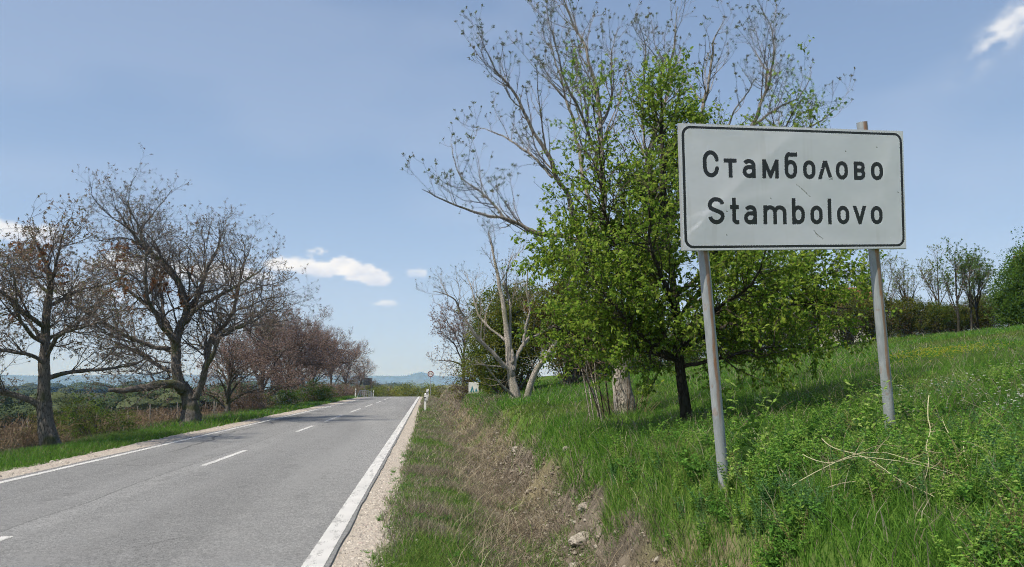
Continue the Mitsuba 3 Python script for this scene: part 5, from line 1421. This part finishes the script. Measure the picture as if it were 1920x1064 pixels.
# single leafy plants that stand out
wp = [weed(RNG(190 + k), h, s, l, c, nd, p, narrow=nw, splay=.35) for k, (h, s, l, c, nd, p, nw) in enumerate([(.55, 5, .075, YG, 9, 4, .45), (.42, 8, .06, YG, 9, 5, .40), (.48, 6, .065, YG[:2] + MG, 8, 4, .5)])]
for k, (x, y, s, lab, pi) in enumerate([(2.62, 6.3, 1.25, 'tall yellow green leafy plant right behind the left sign post', 0), (2.55, 5.75, .9, 'bushy yellow green plant at the foot of the left sign post', 1), (2.85, 6.0, .8, 'leafy plant just right of the left sign post', 2),
                                        (3.25, 6.5, .8, 'pale green leafy plant midway between the sign posts', 1), (3.65, 6.25, 1.0, 'tall pale green plant left of the right sign post', 0), (3.75, 6.0, .8, 'bushy plant before the right sign post', 1),
                                        (3.1, 5.3, .6, 'round yellow green herb below the middle of the sign', 1), (2.35, 5.35, .6, 'small leafy plant in front of the left sign post', 2), (2.28, 5.75, .75, 'thick herb hiding the foot of the left sign post', 1), (2.25, 4.7, .65, 'bright green plant near the bottom of the bank', 2),
                                        (2.55, 4.4, .65, 'yellow green plant near the pale bramble stalks', 1), (4.3, 6.7, .8, 'leafy plant right of the right sign post', 2), (2.95, 4.5, .55, 'leafy herb among the dry stalks at the lower right', 1)]):
    t = thing('weed_plant', lab, 'plant')
    z = float(height(x, y)); tw_ = T().translate([x, y, z]).rotate([0, 0, 1], 77 * k).scale(s)
    put_mb(t, 'stem', wp[pi][0], 'blade_surface', tw=tw_); put_mb(t, 'leaves', wp[pi][1], 'blade_surface', tw=tw_)

# dry bramble stalks arching over the weeds
ST = [([(2.35, 4.9, .79), (2.62, 4.9, .92), (2.82, 4.9, .99), (2.95, 4.85, 1.0), (3.03, 4.7, .97), (3.16, 4.5, .92), (3.24, 4.3, .82)], 'pale dry stalk arching low from the middle of the bank to the right'),
      ([(2.83, 5.4, 1.05), (2.8, 5.16, 1.0), (2.82, 4.91, .98), (2.81, 4.67, .94), (2.79, 4.43, .88), (2.79, 4.19, .84), (2.8, 3.94, .79), (2.75, 3.7, .74)], 'longest pale dry stalk running down towards the bottom right'),
      ([(3.82, 5.4, 1.03), (3.74, 5.1, 1.04), (3.69, 4.8, .99), (3.64, 4.5, .95), (3.61, 4.2, .92)], 'dry stalk slanting to the right edge of the picture'),
      ([(3.91, 5.6, 1.17), (3.91, 5.5, 1.05), (3.96, 5.4, 1.04), (4.04, 5.3, 1.06), (4.22, 5.2, 1.04)], 'short bent dry stalk below the right sign post'),
      ([(3.63, 5.0, 1.02), (3.44, 4.72, .94), (3.28, 4.45, .86), (3.08, 4.18, .80), (2.9, 3.9, .74)], 'pale dry stalk dropping steeply at the lower right'),
      ([(3.54, 5.2, 1.36), (3.42, 5.05, 1.22), (3.33, 4.9, 1.14), (3.19, 4.75, 1.04), (3.1, 4.6, .97), (2.97, 4.45, .88), (2.81, 4.3, .76)], 'tall crooked upright dry stem left of the white flowers'),
      ([(2.58, 5.2, .96), (2.66, 5.0, .92), (2.76, 4.8, .98), (2.9, 4.6, .97), (3.09, 4.4, .92)], 'thin dry stalk crossing the longest one'),
      ([(2.98, 5.0, .92), (2.92, 4.75, .88), (3.0, 4.5, .83), (3.16, 4.25, .90), (3.17, 4.0, .84)], 'dry stalk tangled in the weeds at the lower right'),
      ([(2.48, 4.7, .80), (2.6, 4.7, .83), (2.7, 4.7, .84)], 'short straight dry stick lying in the weeds')]
for k, (pts, lab) in enumerate(ST):
    t = thing('dry_stalk', lab, 'stalk'); n = 24
    P = spline(pts, n) + [0, 0, .15]; v, f = tubes(P[None], np.linspace(.0034, .0016, n)[None], 5)
    put(t, 'stem', (v, f), 'matte', color=np.tile([.46, .44, .27], (len(v), 1)), smooth=False)
    own = spawn(RNG(200 + k), P[None], np.full((1, n), .003), .14, t0=.15, ang=(30, 70), lr=.12, lmin=.05, nseg=5, up=.05, wob=.2, rmin=.0012)
    if len(own[0]):
        for q in range(len(own[0])):
            v, f = tubes(own[0][q:q + 1], own[1][q:q + 1], 3); put(t, 'side_twig', (v, f), 'matte', color=np.tile([.36, .30, .20], (len(v), 1)))
# thin straw stems standing in the ditch, the verge and the bank
mb = MB(); rt = RNG(211); n = 900
y = rt.uniform(4.5, 24, n); x = np.where(rt.random(n) < .72, rt.uniform(.2, 2.3, n), rt.uniform(2.2, np.minimum(.8 * y + .5, 12), n)); z = height(x, y)
a = rt.uniform(0, 6.28, n); ln = rt.uniform(.18, .55, n); le = rt.uniform(.1, .8, n) * ln
tt = np.linspace(0, 1, 5)[None, :]
P = np.stack([x[:, None] + np.cos(a)[:, None] * le[:, None] * tt ** 2, y[:, None] + np.sin(a)[:, None] * le[:, None] * tt ** 2, z[:, None] - .02 + ln[:, None] * (tt - .25 * tt ** 2)], -1)
v, f = tubes(P, np.broadcast_to(np.linspace(.0022, .0012, 5), (n, 5)), 3); mb.add(v, f, np.repeat(pick(rt, n, [(.42, .36, .24), (.34, .27, .18), (.48, .42, .30), (.22, .16, .12)]), 15, 0))
single('straw_stems', 'thin pale straw stems standing in the ditch and on the bank', 'straw', mb.mesh(), 'matte', kind='stuff', color=mb.color())
# small white and yellow flowers
rf = RNG(221)
mb = MB(); n = 420
y = rf.uniform(6.0, 9.6, n); x = .50 * y + .9 + rf.uniform(0, 1, n) ** .8 * (.30 * y)
keep = patch(x, y, 1.1, 41) > .40; x, y = x[keep], y[keep]; n = len(x); z = height(x, y) + rf.uniform(.12, .24, n)
for q in range(5):
    ang = rf.uniform(0, 6.28, n) + q * 1.257
    v, f, c = leaf_quads(rf, np.stack([x, y, z], 1), np.stack([np.cos(q * 1.257 + x * 50), np.sin(q * 1.257 + x * 50), np.full(n, .25)], 1), .013, .011, (.75, .75, .70)); mb.add(v, f, c)
st = np.stack([np.stack([x, y, z - .2], 1), np.stack([x, y, z - .1], 1), np.stack([x, y, z], 1)], 1); v, f = tubes(st, np.full((n, 3), .001), 3); mb.add(v, f, (.08, .14, .03))
single('white_flowers', 'scattered tiny white flowers in the grass right of the sign', 'flowers', mb.mesh(), 'blade_surface', kind='stuff', color=mb.color())
mb = MB(); n = 700
y = rf.normal(15.5, 1.1, n); x = .70 * y + rf.normal(0, .75, n); z = height(x, y) + rf.uniform(.14, .3, n)
for q in range(4):
    v, f, c = leaf_quads(rf, np.stack([x, y, z], 1), np.stack([np.cos(q * 1.57 + x * 50), np.sin(q * 1.57 + x * 50), np.full(n, .3)], 1), .016, .013, (.55, .48, .04)); mb.add(v, f, c)
single('yellow_flowers', 'patch of small yellow flowers in the field at the right', 'flowers', mb.mesh(), 'blade_surface', kind='stuff', color=mb.color())
